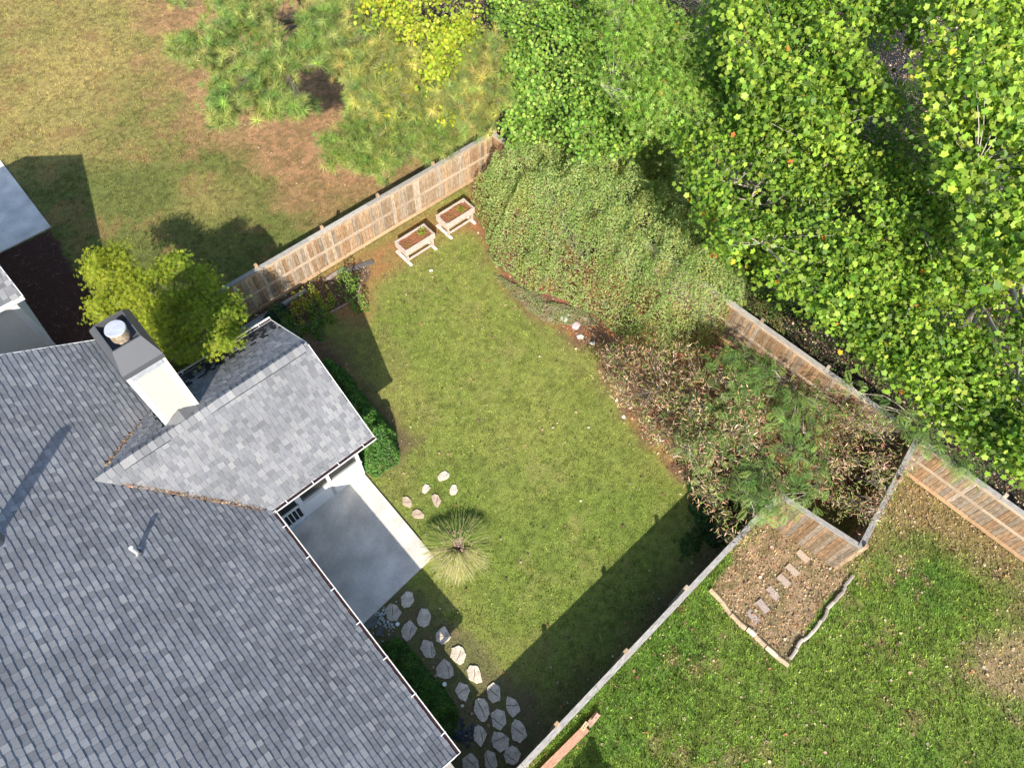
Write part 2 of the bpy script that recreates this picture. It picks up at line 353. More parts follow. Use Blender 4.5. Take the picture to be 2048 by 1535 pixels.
def shingles(roof, o3, e_s, e_d, s_rng, d_len, inside, wmin, wmax, th, f=1.0, limit=300, exp=.145, two=(1.3, .55, .004, -.012), dt=1.0):
    """shingle tabs on one roof plane; the ones that show largest become parts"""
    n3 = np.cross(e_s, e_d); n3 /= np.linalg.norm(n3)
    if n3[2] < 0: n3 = -n3
    items = []
    nc = int(d_len / exp) + 1; up_ = True
    for i in range(nc):
        d1 = d_len - i * exp; s = s_rng[0] - random.random() * wmax
        while s < s_rng[1]:
            wd = random.uniform(wmin, wmax); a, b = max(s, s_rng[0]), min(s + wd, s_rng[1]); s += wd
            if b - a < .03: continue
            m = o3 + e_s * (a + b) / 2 + e_d * (d1 - exp / 2)
            if not inside(m): continue
            q = inside(m)
            up_ = not up_ if random.random() < .8 else up_
            items.append((a + .003, b - .003, max(d1 - exp - .02, -.02), d1 + (two[2] if up_ else two[3]), th * (two[0] if up_ else two[1]), m, up_))
    cam_d = [np.linalg.norm(it[5] - np.array([0, 0, HC])) for it in items]
    def vis(it):
        x, y = proj(it[5]); return -5 < x < 2053 and -5 < y < 1540
    order = sorted(range(len(items)), key=lambda k: (not vis(items[k]), cam_d[k]))
    top = set(order[:limit]); mb = MB()
    for k, it in enumerate(items):
        v_, f_ = shingle_geo(o3, e_s, e_d, it[0], it[1], it[2], it[3], n3, it[4])
        t = tone(f * (1 if it[6] else dt), it[6])
        if k in top: mk('shingle', v_, f_, M_shingle, roof, ocol=t)
        else: mb.add((v_, f_), t)
    r = mb.build('shingle_field', M_shingle, roof); tag(r, kind='stuff')
# main roof: plane z = EZ - MP*u, u in [-6.6,0], v in [-7.2,7.45]
def mz(u): return EZ - MP * u
UR = -6.6
main_roof = mk('main_roof', [hp(.03, -7.2, EZ - .02), hp(.03, 7.47, EZ - .02), hp(UR, 7.47, mz(UR) - .04), hp(UR, -7.2, mz(UR) - .04),
                             hp(.03, -7.2, EZ - .16), hp(.03, 7.47, EZ - .16), hp(UR, 7.47, mz(UR) - .2), hp(UR, -7.2, mz(UR) - .2),
                             hp(2 * UR, 7.47, EZ), hp(2 * UR, -7.2, EZ)],
               [(0, 1, 2, 3), (0, 4, 5, 1), (1, 5, 6, 2), (3, 7, 4, 0), (3, 2, 8, 9)], M_under, house)
e_s = np.array([V[0], V[1], 0]); e_d = np.array([U[0], U[1], -MP]); e_d /= np.linalg.norm(e_d)
PV = -2.49; PZ = 4.25; PP = (PZ - EZ) / 2.5           # porch ridge line and pitch
def porch_z(v): return PZ - PP * abs(v - PV)
def in_main(m):
    uu = (m[:2] - C0) @ U; v_ = (m[:2] - C0) @ V
    return mz(uu) > porch_z(v_) - .02 or not (-5.05 < v_ < .05)
shingles(main_roof, hp(UR, 0, mz(UR)), e_s, e_d, (-7.2, 7.47), math.hypot(6.6 + .06, MP * 6.66), in_main, .12, .22, .022, 1.08, two=(1.08, .88, .002, -.003), dt=1.36)
# porch roof: two planes
porch_roof = mk('porch_roof', [hp(-.2, .05, EZ - .02), hp(3.27, .05, EZ - .02), hp(3.27, PV, PZ - .02), hp(-2.75, PV, PZ - .02),
                               hp(3.27, -5.05, EZ - .02), hp(-.2, -5.05, EZ - .02),
                               hp(3.27, .05, EZ - .16), hp(3.27, PV, PZ - .18), hp(3.27, -5.05, EZ - .16), hp(-.2, .05, EZ - .16), hp(-.2, -5.05, EZ - .16)],
                [(0, 1, 2, 3), (3, 2, 4, 5), (1, 6, 7, 2), (2, 7, 8, 4), (0, 9, 6, 1), (4, 8, 10, 5)], M_under, house)
eu = np.array([U[0], U[1], 0])
def in_porch(m):
    uu = (m[:2] - C0) @ U; v_ = (m[:2] - C0) @ V
    if -.75 < uu < .25 and -4.4 < v_ < -2.9: return False
    return porch_z(v_) > mz(uu) - .02
ed1 = np.array([V[0], V[1], -PP]); ed1 /= np.linalg.norm(ed1); ed2 = np.array([-V[0], -V[1], -PP]); ed2 /= np.linalg.norm(ed2)
LP = math.hypot(2.56, PP * 2.56)
shingles(porch_roof, hp(0, PV, PZ), eu, ed1, (-2.9, 3.27), LP, in_porch, .11, .2, .014, .98, 300, dt=1.45)
shingles(porch_roof, hp(0, PV, PZ), eu, ed2, (-2.9, 3.27), LP, in_porch, .11, .2, .012, 1.1, 0, dt=1.4)
# ridge vent and ridge caps
pr = lambda u_, dv, h: hp(u_, PV + dv, PZ - PP * abs(dv) + h)
for u0_, u1_ in ((-2.0, -.78), (.32, 3.12)):
    mk('ridge_vent', [pr(u0_, -.17, .0), pr(u0_, -.17, .016), pr(u0_, 0, .03), pr(u0_, .17, .016), pr(u0_, .17, 0), pr(u1_, -.17, .0), pr(u1_, -.17, .016), pr(u1_, 0, .03), pr(u1_, .17, .016), pr(u1_, .17, 0)],
       [(0, 1, 6, 5), (1, 2, 7, 6), (2, 3, 8, 7), (3, 4, 9, 8), (0, 4, 3, 2, 1), (5, 6, 7, 8, 9)], M_under, porch_roof)
uu = -2.55
while uu < 3.05:
    t = tone(.98); vent_ = (-2.0 <= uu < -.9) or (.32 <= uu < 3.0); h0 = .028 if vent_ else .014; w2 = .165; j = random.uniform(-.004, .004)
    v_ = [pr(uu, -w2, h0), pr(uu, 0, h0 + .012), pr(uu, w2, h0), pr(uu + .2, -w2, h0 + .022), pr(uu + .2 + j, 0, h0 + .034), pr(uu + .2, w2, h0 + .022), pr(uu + .2, -w2, h0 + .004), pr(uu + .2, 0, h0 + .012), pr(uu + .2, w2, h0 + .004)]
    mk('ridge_shingle', v_, [(1, 0, 3, 4), (2, 1, 4, 5), (3, 6, 7, 4), (4, 7, 8, 5), (0, 6, 3), (2, 5, 8)], M_shingle, porch_roof, ocol=t)
    uu += .178
# little cricket roof behind the chimney
cr = [hp(-.24, -2.90, 4.27), hp(-.24, -2.52, 4.27), hp(-.66, -2.92, 4.0), hp(-.5, -2.49, 4.24), hp(.2, -2.92, 4.0), hp(.05, -2.49, 4.24)]
mk('cricket', cr, [(0, 1, 3, 2), (1, 0, 4, 5)], M_shingle, porch_roof, ocol=(.20, .205, .21))
# rake boards, drip edges, fascias, gutters
def gutter(parent, p0, p1, out, n_hang):
    """open trough: out = unit vector away from the house"""
    p0 = np.array(p0); p1 = np.array(p1); o_ = np.array([out[0], out[1], 0.0]); sect = [(0, -.02), (0, -.11), (.10, -.11), (.125, .0), (.115, .0), (.092, -.10), (.004, -.10), (.004, -.02)]
    v_ = []; f_ = []; k = len(sect)
    for p in (p0, p1):
        for a, b in sect: v_.append(p + o_ * a + np.array([0, 0, b]))
    for i in range(k): f_.append((i, (i + 1) % k, k + (i + 1) % k, k + i))
    f_ += [tuple(range(k - 1, -1, -1)), tuple(range(k, 2 * k))]
    gt = mk('gutter', v_, f_, M_white, parent)
    for e in (p0, p1):
        d = (p1 - p0) / np.linalg.norm(p1 - p0) * (.003 if e is p0 else -.003)
        vv_ = [e + d + o_ * a + np.array([0, 0, b]) for a, b in sect[:4]]
        mk('end_cap', vv_ + [q + d for q in vv_], [(0, 1, 2, 3), (7, 6, 5, 4), (0, 3, 7, 4), (3, 2, 6, 7)], M_white, gt)
    n = n_hang
    for i in range(n):
        t = (i + .5) / n; c = p0 * (1 - t) + p1 * t
        bar('hanger', c + o_ * .0 + [0, 0, .003], c + o_ * .135 + [0, 0, .003], .022, .006, M_white, gt)
    # dark leaf muck lying in the trough
    mk('gutter_muck', [p + o_ * a_ + np.array([0, 0, -.05]) for p in (p0, p1) for a_ in (.006, .1)], [(0, 1, 3, 2)], M_soil, gt, col=np.array([.045, .025, .03]))
    mb = MB(); dvec = (p1 - p0); L_ = np.linalg.norm(dvec)
    for i in range(int(L_ / .05)):
        t = random.random(); c = p0 + dvec * t + o_ * random.uniform(.02, .09) + np.array([0, 0, -.07 + random.random() * .02])
        a = random.random() * 6; s = random.uniform(.015, .04); q = [c + s * np.array([math.cos(a + k * 2.1), math.sin(a + k * 2.1), random.uniform(0, .5)]) for k in range(3)]
        mb.add((q, [(0, 1, 2)]), random.choice([(.09, .045, .03), (.05, .03, .03), (.14, .07, .035)]))
    tag(mb.build('gutter_litter', M_dry, gt), kind='stuff')
    return gt
gutter(house, hp(.035, .12, EZ), hp(.035, 7.5, EZ), U, 7)
gutter(house, hp(.09, .055, EZ), hp(3.3, .055, EZ), V, 4)
gutter(house, hp(-.0, -5.06, EZ), hp(3.3, -5.06, EZ), -V, 4)
gutter(house, hp(.035, -7.25, EZ), hp(.035, -5.2, EZ), U, 2)
rk = lambda n, a, b, w_=.02, h_=.16: bar(n, a, b, w_, h_, M_white, house)
rk('rake_board', hp(3.285, .05, EZ - .09), hp(3.285, PV, PZ - .09)); rk('rake_board', hp(3.285, -5.05, EZ - .09), hp(3.285, PV, PZ - .09))
rk('rake_board', hp(.03, -7.22, EZ - .09), hp(UR, -7.22, mz(UR) - .09)); rk('rake_board', hp(.03, 7.49, EZ - .09), hp(UR, 7.49, mz(UR) - .09))
# downspout at the corner
bar('downspout', hp(.1, 7.42, EZ - .1), hp(-.3, 7.2, 2.2), .07, .06, M_white, house); bar('downspout', hp(-.33, 7.2, 2.25), hp(-.33, 7.2, .15), .07, .06, M_white, house)
bar('splash_elbow', hp(-.33, 7.2, .15), hp(.12, 7.25, .06), .08, .07, M_white, house)
# walls
v_, f_ = box(*((hp(-6.6, .1)[:2])), 0, 2.5, 6.2, 7.1, math.atan2(U[1], U[0])); mk('wall', v_, f_, M_siding, house)
# gable walls on the rakes
mk('gable_wall', [hp(-.4, 7.2, 2.5), hp(-12.8, 7.2, 2.5), hp(UR, 7.2, mz(UR) - .25)], [(0, 1, 2)], M_siding, house)
mk('gable_wall', [hp(-.4, -7.0, 2.5), hp(-12.8, -7.0, 2.5), hp(UR, -7.0, mz(UR) - .25)], [(2, 1, 0)], M_siding, house)
mk('gable_wall', [hp(2.8, -.4, 2.48), hp(2.8, -4.6, 2.48), hp(2.8, PV, PZ - .2)], [(0, 1, 2)], M_siding, house)
# porch: knee walls, posts, screens, floor, back rooms dark
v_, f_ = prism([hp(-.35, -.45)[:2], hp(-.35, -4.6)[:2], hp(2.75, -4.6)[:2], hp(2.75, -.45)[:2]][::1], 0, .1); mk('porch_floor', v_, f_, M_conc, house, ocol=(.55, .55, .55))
kw = .9
bar('knee_wall', hp(.86, -.4, kw / 2), hp(2.8, -.4, kw / 2), .1, kw, M_white, house); bar('sill', hp(.84, -.38, kw + .015), hp(2.84, -.38, kw + .015), .16, .03, M_white, house)
bar('knee_wall', hp(2.8, -.46, kw / 2), hp(2.8, -4.6, kw / 2), .1, kw, M_white, house); bar('knee_wall', hp(2.74, -4.6, kw / 2), hp(-.4, -4.6, kw / 2), .1, kw, M_white, house)
for a, b in ((.82, -.4), (1.78, -.4), (2.78, -.41), (2.8, -2.5), (2.8, -4.6), (1.2, -4.6), (-.02, -.4)):
    bar('porch_post', hp(a, b, 0.0), hp(a, b, 2.45), .1, .1, M_white, house, up=(U[0], U[1], 0))
bar('header', hp(-.1, -.4, 2.46), hp(2.84, -.4, 2.46), .12, .14, M_white, house); bar('header', hp(2.8, -.47, 2.46), hp(2.8, -4.6, 2.46), .12, .14, M_white, house)
for a, b in ((.87, 1.73), (1.83, 2.73)):
    mk('screen_panel', [hp(a, -.4, kw + .03), hp(b, -.4, kw + .03), hp(b, -.4, 2.39), hp(a, -.4, 2.39)], [(0, 1, 2, 3)], M_screen, house)
mk('screen_panel', [hp(2.8, -.47, kw), hp(2.8, -2.45, kw), hp(2.8, -2.45, 2.39), hp(2.8, -.47, 2.39)], [(0, 1, 2, 3)], M_screen, house)
mk('screen_panel', [hp(2.8, -2.55, kw), hp(2.8, -4.55, kw), hp(2.8, -4.55, 2.39), hp(2.8, -2.55, 2.39)], [(0, 1, 2, 3)], M_screen, house)
mk('ceiling', [hp(-.4, -.4, 2.52), hp(3.2, -.4, 2.52), hp(3.2, -4.7, 2.52), hp(-.4, -4.7, 2.52)], [(3, 2, 1, 0)], M_white, house)
mk('soffit', [hp(-.4, .05, 2.45), hp(3.25, .05, 2.45), hp(3.25, -.36, 2.45), hp(-.4, -.36, 2.45)], [(3, 2, 1, 0)], M_white, house)
mk('soffit', [hp(.03, .05, 2.44), hp(.03, 7.4, 2.44), hp(-.4, 7.4, 2.44), hp(-.4, .05, 2.44)], [(3, 2, 1, 0)], M_white, house)
# screen door: frame, mid rail, balusters in front of dark mesh
door = mk('screen_door', [hp(.06, -.375, .1), hp(.76, -.375, .1), hp(.76, -.375, 2.1), hp(.06, -.375, 2.1)], [(0, 1, 2, 3)], M_screen, house)
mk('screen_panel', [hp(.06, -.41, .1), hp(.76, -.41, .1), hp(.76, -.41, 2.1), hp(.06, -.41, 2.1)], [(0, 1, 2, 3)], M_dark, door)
for a in (.06, .75): bar('door_stile', hp(a, -.36, .1), hp(a, -.36, 2.1), .1, .04, M_white, door, up=(V[0], V[1], 0))
for z_, h_ in ((.16, .14), (.98, .1), (2.05, .1)): bar('door_rail', hp(.1, -.355, z_), hp(.71, -.355, z_), .04, h_, M_white, door)
for k in range(4): bar('baluster', hp(.185 + .13 * k, -.35, .22), hp(.185 + .13 * k, -.35, .94), .03, .03, M_white, door, up=(V[0], V[1], 0))
bar('door_handle', hp(.72, -.33, 1.05), hp(.72, -.33, 1.2), .02, .02, M_metal, door, up=(V[0], V[1], 0))
bar('wall_lamp', hp(.83, -.3, 1.95), hp(.83, -.3, 2.15), .09, .09, M_metal, house, up=(V[0], V[1], 0))
bar('threshold', hp(0, -.3, .085), hp(.84, -.3, .085), .1, .03, M_galv, house)
# chimney
cu0, cu1, cv0, cv1, ct = -.67, .21, -2.93, -4.42, 6.28
ch = mk('chimney', [hp(a, b, z_) for z_ in (2.2, ct) for a, b in ((cu0, cv0), (cu1, cv0), (cu1, cv1), (cu0, cv1))], [(0, 1, 5, 4), (1, 2, 6, 5), (2, 3, 7, 6), (3, 0, 4, 7), (4, 5, 6, 7)], M_siding, house)
nb_ = 15
for i in range(nb_):
    z0 = 3.92 + i * .15; z1 = z0 + .15
    if z1 > ct - .1: z1 = ct - .1
    a, b = cu0 + .09, cu1 - .09; lo = .034; hi = .004
    v_ = [hp(a, cv0 + lo, z0), hp(b, cv0 + lo, z0), hp(b, cv0 + hi, z1), hp(a, cv0 + hi, z1), hp(a, cv0 + .001, z0), hp(b, cv0 + .001, z0)]
    mk('siding_board', v_, [(0, 1, 2, 3), (4, 5, 1, 0)], M_siding, ch, ocol=(1.05, 1.04, 1.02))
    for s_, un in ((cu1, 1), (cu0, -1)):
        v_ = [hp(s_ + un * lo, cv0 - .09, z0), hp(s_ + un * lo, cv1 + .09, z0), hp(s_ + un * hi, cv1 + .09, z1), hp(s_ + un * hi, cv0 - .09, z1), hp(s_ + un * .001, cv0 - .09, z0), hp(s_ + un * .001, cv1 + .09, z0)]
        mk('siding_board', v_, [(0, 1, 2, 3), (4, 5, 1, 0)], M_siding, ch)
for a, b in ((cu0, cv0), (cu1, cv0), (cu1, cv1), (cu0, cv1)):
    sa = .045 if a == cu0 else -.045; sb = -.045 if b == cv0 else .045
    c = hp(a + sa, b + sb)[:2]; v_, f_ = box(c[0], c[1], 3.4, ct - .09, .075, .075, _t); mk('corner_trim', v_, f_, M_white, ch)
bar('flashing', hp(cu0 + .06, cv0 + .045, ct - .16), hp(cu1 - .06, cv0 + .045, ct - .16), .03, .16, M_galv, ch, (.7, .72, .75))
# shroud: skirt, sloping faces up to an open rim, recessed pan
def rect(a0, a1, b0, b1, z_): return [hp(a0, b0, z_), hp(a1, b0, z_), hp(a1, b1, z_), hp(a0, b1, z_)]
R0 = rect(cu0 - .05, cu1 + .05, cv0 + .07, cv1 - .07, ct - .06); R1 = rect(cu0 - .05, cu1 + .05, cv0 + .07, cv1 - .07, ct + .1)
R2 = rect(-.57, .11, -3.23, -4.16, ct + .52); R3 = rect(-.54, .08, -3.26, -4.13, ct + .52); R4 = rect(-.54, .08, -3.26, -4.13, ct + .2)
v_ = R0 + R1 + R2 + R3 + R4; f_ = []
for k in range(4):
    for i in range(4): f_.append((k * 4 + i, k * 4 + (i + 1) % 4, k * 4 + 4 + (i + 1) % 4, k * 4 + 4 + i))
f_.append((16, 17, 18, 19)); shroud = mk('chimney_shroud', v_, f_, M_metal, ch)
def cyl(c, r, z0, z1, n=28, r2=None):
    r2 = r if r2 is None else r2; v_ = []; 
    for z_, q in ((z0, r), (z1, r2)): v_ += [(c[0] + q * math.cos(2 * math.pi * k / n), c[1] + q * math.sin(2 * math.pi * k / n), z_) for k in range(n)]
    return v_, [(k, (k + 1) % n, n + (k + 1) % n, n + k) for k in range(n)] + [tuple(range(n - 1, -1, -1)), tuple(range(n, 2 * n))]
fc = hp(-.23, -3.62)[:2]; fz = ct + .22
mk('flue', *cyl(fc, .15, fz, fz + .42), M_rust, ch)
mb = MB()
for k in range(30):
    a = 2 * math.pi * k / 30; c = np.array([math.cos(a), math.sin(a)]); v_, f_ = box(fc[0] + c[0] * .2, fc[1] + c[1] * .2, fz + .2, fz + .46, .004, .01, a); mb.add((v_, f_), (1.2, 1.1, .9))
mb.add(cyl(fc, .205, fz + .18, fz + .2)); mb.build('flue_cage', M_rust, ch)
v_, f_ = cyl(fc, .235, fz + .46, fz + .49, 36, .22); o = mk('flue_lid', v_, f_, M_galv, ch, ocol=(.8, .82, .86))
# vent pipes on the main roof
def vent(u_, v0, h, r, mat, fl):
    z_ = mz(u_); c = hp(u_, v0)[:2]
    vp = mk('vent_pipe', *cyl(c, r, z_ - .1, z_ + h, 18), mat, house)
    n3 = np.array([U[0] * MP, U[1] * MP, 1]); n3 /= np.linalg.norm(n3); b = hp(u_, v0, z_)
    ring = [b + n3 * .02 + (e_s * math.cos(a) + e_d * math.sin(a)) * r * 2.1 for a in np.linspace(0, 2 * math.pi, 20, endpoint=False)]
    top = [b + n3 * .09 + (e_s * math.cos(a) + e_d * math.sin(a)) * r * 1.05 for a in np.linspace(0, 2 * math.pi, 20, endpoint=False)]
    mk('boot', ring + top, [(k, (k + 1) % 20, 20 + (k + 1) % 20, 20 + k) for k in range(20)], M_metal, vp)
    q = [b + n3 * .016 + e_s * a + e_d * c_ for a, c_ in ((-fl, -fl), (fl, -fl), (fl, fl), (-fl, fl))]
    mk('flashing', q, [(0, 1, 2, 3)], M_galv, vp, ocol=(.55, .55, .57)); return vp
vent(-2.68, -.2, .38, .05, M_galv, .14)
vent(-4.62, -1.75, 1.15, .12, M_galv, .26)

# ------------------------------------------------------------------ leaf scatter
T_maple_v = [(0, 0, 0)]; 
for k in range(10):
    a = -math.pi / 2 + k * math.pi / 5 + math.pi / 5; r = ((.52, .44, .5, .44, .5)[k // 2] if k % 2 == 1 else .33)
    T_maple_v.append((r * math.cos(a + .0), r * math.sin(a), -.08 if k % 2 == 1 else .0))
T_maple = (np.array(T_maple_v), np.array([(0, 1 + k, 1 + (k + 1) % 10) for k in range(10)]))
T_oval = (np.array([(0, -.5, 0), (.2, 0, .05), (0, .5, -.03), (-.2, 0, .05)]), np.array([(0, 1, 2), (0, 2, 3)]))
T_round = (np.array([(0, -.5, 0), (.38, -.2, .05), (.36, .2, .05), (0, .5, -.05), (-.36, .2, .05), (-.38, -.2, .05)]), np.array([(0, 1, 2), (0, 2, 3), (0, 3, 4), (0, 4, 5)]))
T_narrow = (np.array([(0, -.5, 0), (.09, 0, .03), (0, .5, -.1), (-.09, 0, .03)]), np.array([(0, 1, 2), (0, 2, 3)]))
_s = [(0, 0, 0)]; 
def star(n, r0, r1, w_):
    v_ = []; f_ = []
    for k in range(n):
        a = 2 * math.pi * k / n + .3 * math.sin(k * 5); i = len(v_); c, s = math.cos(a), math.sin(a)
        v_ += [(r0 * c, r0 * s, 0), (.5 * r1 * c - w_ * s, .5 * r1 * s + w_ * c, .05), (r1 * c, r1 * s, -.06), (.5 * r1 * c + w_ * s, .5 * r1 * s - w_ * c, .05)]; f_ += [(i, i + 1, i + 2), (i, i + 2, i + 3)]
    return np.array(v_), np.array(f_)
T_star = star(6, .03, .5, .07)
def tuft_t(n, up, w_, seed):
    r = np.random.default_rng(seed); v_ = []; f_ = []
    for k in range(n):
        a = r.random() * 6.283; e = r.uniform(-.25, 1) if up < .5 else r.uniform(.1, 1.3); L_ = r.uniform(.7, 1.0); d = np.array([math.cos(a) * math.cos(e), math.sin(a) * math.cos(e), math.sin(e)])
        s = np.cross(d, [r.normal(), r.normal(), r.normal()]); s /= np.linalg.norm(s); b = d * .06 - np.array([0, 0, .05]); i = len(v_)
        tip = d * L_; tip[2] -= .12 * L_
        v_ += [b + s * w_, b - s * w_, tip]; f_.append((i, i + 1, i + 2))
    return np.array(v_), np.array(f_)
T_tufts = [tuft_t(76, 0, .013, s) for s in range(3)]
def frond_t():
    v_ = []; f_ = []
    for k in range(9):
        t = -.45 + k * .11; L_ = .28 * math.sin((k + 1.5) / 10.5 * math.pi) + .06
        for s in (-1, 1):
            i = len(v_); v_ += [(0, t, 0), (s * L_ * .5, t + .10, .02), (s * L_, t + .13, -.03), (s * L_ * .5, t + .03, .02)]; f_ += [(i, i + 1, i + 2), (i, i + 2, i + 3)]
    return np.array(v_), np.array(f_)
T_frond = frond_t()
def frames(nrm, r):
    n = nrm / (np.linalg.norm(nrm, axis=1)[:, None] + 1e-9)
    a = r.normal(size=n.shape); x = np.cross(n, a); x /= np.linalg.norm(x, axis=1)[:, None] + 1e-9; y = np.cross(n, x)
    return np.stack([x, y, n], 2)
def scat(T, pos, nrm, size, col, r=rng):
    v_, f_ = T; k = len(v_); N_ = len(pos); Rm = frames(nrm, r)
    W_ = np.einsum('nij,kj->nki', Rm, v_) * np.asarray(size).reshape(-1, 1, 1) + pos[:, None, :]
    fa = (f_[None] + (np.arange(N_) * k)[:, None, None]).reshape(-1, f_.shape[1])
    return W_.reshape(-1, 3), fa, np.repeat(col, k, axis=0)
def palette(cols, n, jit=.12, idx=None):
    c = np.array(cols)[rng.integers(0, len(cols), n) if idx is None else idx]
    return np.clip(c * (1 + rng.normal(0, jit, (n, 1))) * (1 + rng.normal(0, jit * .3, (n, 3))), .004, .9)
def joinm(parts):
    vs = []; fs = []; cs = []; o_ = 0
    for v_, f_, c in parts: vs.append(v_); fs.append(f_ + o_); cs.append(c); o_ += len(v_)
    return np.vstack(vs), np.vstack(fs), np.vstack(cs)

# grass blades, litter, straw
def blades(n, region, hmin, hmax, wd, mult, name, label, dens=lambda g, l, s: g, pxb=None):
    x = rng.uniform(region[0], region[1], n); y = rng.uniform(region[2], region[3], n)
    px, py = proj(np.stack([x, y, x * 0], -1)); ok = (px > -60) & (px < 2110) & (py > -60) & (py < 1600); x, y = x[ok], y[ok]
    c, g_, l_, s_ = zones(x, y); ok = rng.random(len(x)) < dens(g_, l_, s_); return x[ok], y[ok], c[ok]
def grassmesh(name, label, x, y, c, h0, h1, wd, b0=.55, b1=1.6):
    n = len(x); a = rng.random(n) * 6.283; ln = rng.uniform(.3, 1.3, n); h = rng.uniform(h0, h1, n)
    d = np.stack([np.cos(a), np.sin(a)], -1); s = np.stack([-d[:, 1], d[:, 0]], -1) * (wd * rng.uniform(.6, 1.4, n))[:, None]
    b = np.stack([x, y], -1); tip = b + d * (h * ln)[:, None]
    V_ = np.zeros((n, 3, 3)); V_[:, 0, :2] = b + s; V_[:, 1, :2] = b - s; V_[:, 2, :2] = tip; V_[:, 2, 2] = h + .01; V_[:, :2, 2] = -.005
    br = rng.uniform(b0, b1, (n, 1)) * (.55 + .9 * S(fbm(x, y, .12, 2, 31), .3, .62))[:, None]; cc = np.clip(c * br * np.array([1.0, 1.08, .9]), 0, 1)
    hot = rng.random(n) < .12; cc[hot] = cc[hot] * np.array([1.5, 1.25, 1.2])
    f_ = np.arange(n * 3).reshape(-1, 3)
    o = mk(name, V_.reshape(-1, 3), f_, M_grass, col=np.repeat(cc, 3, 0), origin=(0, 0, 0)); return tag(o, label, 'grass', None, 'stuff')
HX, HY = [], []
def houseclear(x, y):
    q = np.stack([x, y], -1) - C0; u_ = q @ U; v_ = q @ V
    return ~(((u_ < .0) & (v_ > -7) & (v_ < 7.3)) | ((u_ < 2.85) & (u_ > -.5) & (v_ > -4.7) & (v_ < 3.25)) | ((u_ < 0) & (v_ < -15.8) & (v_ > -20.5)) | ((u_ < -2) & (v_ < -10)& (v_ > -16)))
x, y, c = blades(1150000, (-28, 26, 0, 36), 0, 0, 0, 0, '', '', lambda g, l, s: g)
ok = houseclear(x, y); x, y, c = x[ok], y[ok], c[ok]
iy = sdf(x, y, Z_yard) > 0; ir = sdf(x, y, Z_right) > 0; inb = ~iy & ~ir
grassmesh('yard_grass', 'short yellow green lawn grass inside the fenced yard', x[iy], y[iy], c[iy], .02, .05, .010, .45, 1.8)
grassmesh('side_yard_grass', 'deep green lawn grass strewn with leaves right of the fence', x[ir], y[ir], c[ir], .035, .08, .014, .35, 2.1)
grassmesh('neighbour_grass', 'dry tan and green lawn grass behind the long fence', x[inb], y[inb], c[inb], .02, .06, .010)
# fallen leaves
x, y, c = blades(420000, (-12, 26, 0, 34), 0, 0, 0, 0, '', '', lambda g, l, s: np.where(l > .4, l * .9, l ** 1.3 * .5))
ok = houseclear(x, y); x, y = x[ok], y[ok]; n = len(x)
nr = rng.normal(0, .45, (n, 3)); nr[:, 2] = 1
LIT = [(.40, .30, .20), (.45, .33, .21), (.22, .14, .08), (.36, .18, .09), (.55, .44, .32), (.16, .11, .07), (.30, .26, .15)]
v_, f_, cl = scat(T_round, np.stack([x, y, rng.uniform(.01, .05, n)], -1), nr, rng.uniform(.02, .06, n) * np.where(rng.random(n) < .15, 1.9, 1), palette(LIT, n, .2))
o = mk('leaf_litter', v_, f_, M_dry, col=cl, origin=(0, 0, 0)); tag(o, 'brown and tan fallen leaves lying over beds and grass', 'leaf litter', None, 'stuff')
# a few stray leaves on the yard lawn
x = rng.uniform(-8, 11, 500); y = rng.uniform(1, 20, 500); ok = (sdf(x, y, Z_yard) > .2) & houseclear(x, y); x, y = x[ok], y[ok]; n = len(x)
nr = rng.normal(0, .4, (n, 3)); nr[:, 2] = 1
v_, f_, cl = scat(T_maple, np.stack([x, y, np.full(n, .05)], -1), nr, rng.uniform(.05, .12, n), palette(LIT, n, .2))
o = mk('stray_leaves', v_, f_, M_dry, col=cl, origin=(0, 0, 0)); tag(o, 'scattered single dead leaves on the open lawn', 'leaf litter', None, 'stuff')
# pine straw
x, y, c = blades(160000, (-20, 6, 12, 36), 0, 0, 0, 0, '', '', lambda g, l, s: s * .8)
n = len(x); nr = rng.normal(0, .25, (n, 3)); nr[:, 2] = 1
T_strw = (np.array([(-.02, -.5, 0), (.02, -.5, 0), (0, .5, .05)]), np.array([(0, 1, 2)]))
v_, f_, cl = scat(T_strw, np.stack([x, y, rng.uniform(.01, .05, n)], -1), nr, rng.uniform(.10, .22, n), palette([(.40, .21, .10), (.27, .13, .06), (.54, .34, .20), (.16, .08, .04)], n, .25))
o = mk('pine_straw', v_, f_, M_dry, col=cl, origin=(0, 0, 0)); tag(o, 'rust brown pine straw spread under the pines', 'pine straw', None, 'stuff')
# debris in the roof valleys
def valley(a, b, n, spread, label, name):
    t = rng.random(n) ** .8; a = np.array(a); b = np.array(b); p = a + (b - a) * t[:, None]
    p += rng.normal(0, spread, (n, 3)) * np.array([1, 1, .25]) * (.25 + .75 * vn(t * 14, t * 0 + 3))[:, None]; p[:, 2] += .04
    v_, f_, cl = scat(T_strw, p, np.array([.3, .3, 1]) + rng.normal(0, .5, (n, 3)), rng.uniform(.06, .16, n), palette([(.36, .20, .10), (.24, .12, .06), (.5, .33, .2)], n, .2))
    m_ = n // 6; v2, f2, c2 = scat(T_round, p[:m_], np.array([.2, .2, 1]) + rng.normal(0, .5, (m_, 3)), rng.uniform(.04, .08, m_), palette(LIT, m_, .2))
    v_, f_, cl = (lambda q: q)(joinm([(v_, f_, cl), (v2, f2[:, :3], c2)]))
    o = mk(name, v_, f_, M_dry, col=cl); tag(o, label, 'roof litter', None, 'stuff')
valley(hp(-.05, -.02, 2.66), hp(-2.2, -2.15, 3.98), 900, .045, 'pine needles gathered in the valley below the bright porch slope', 'valley_litter')
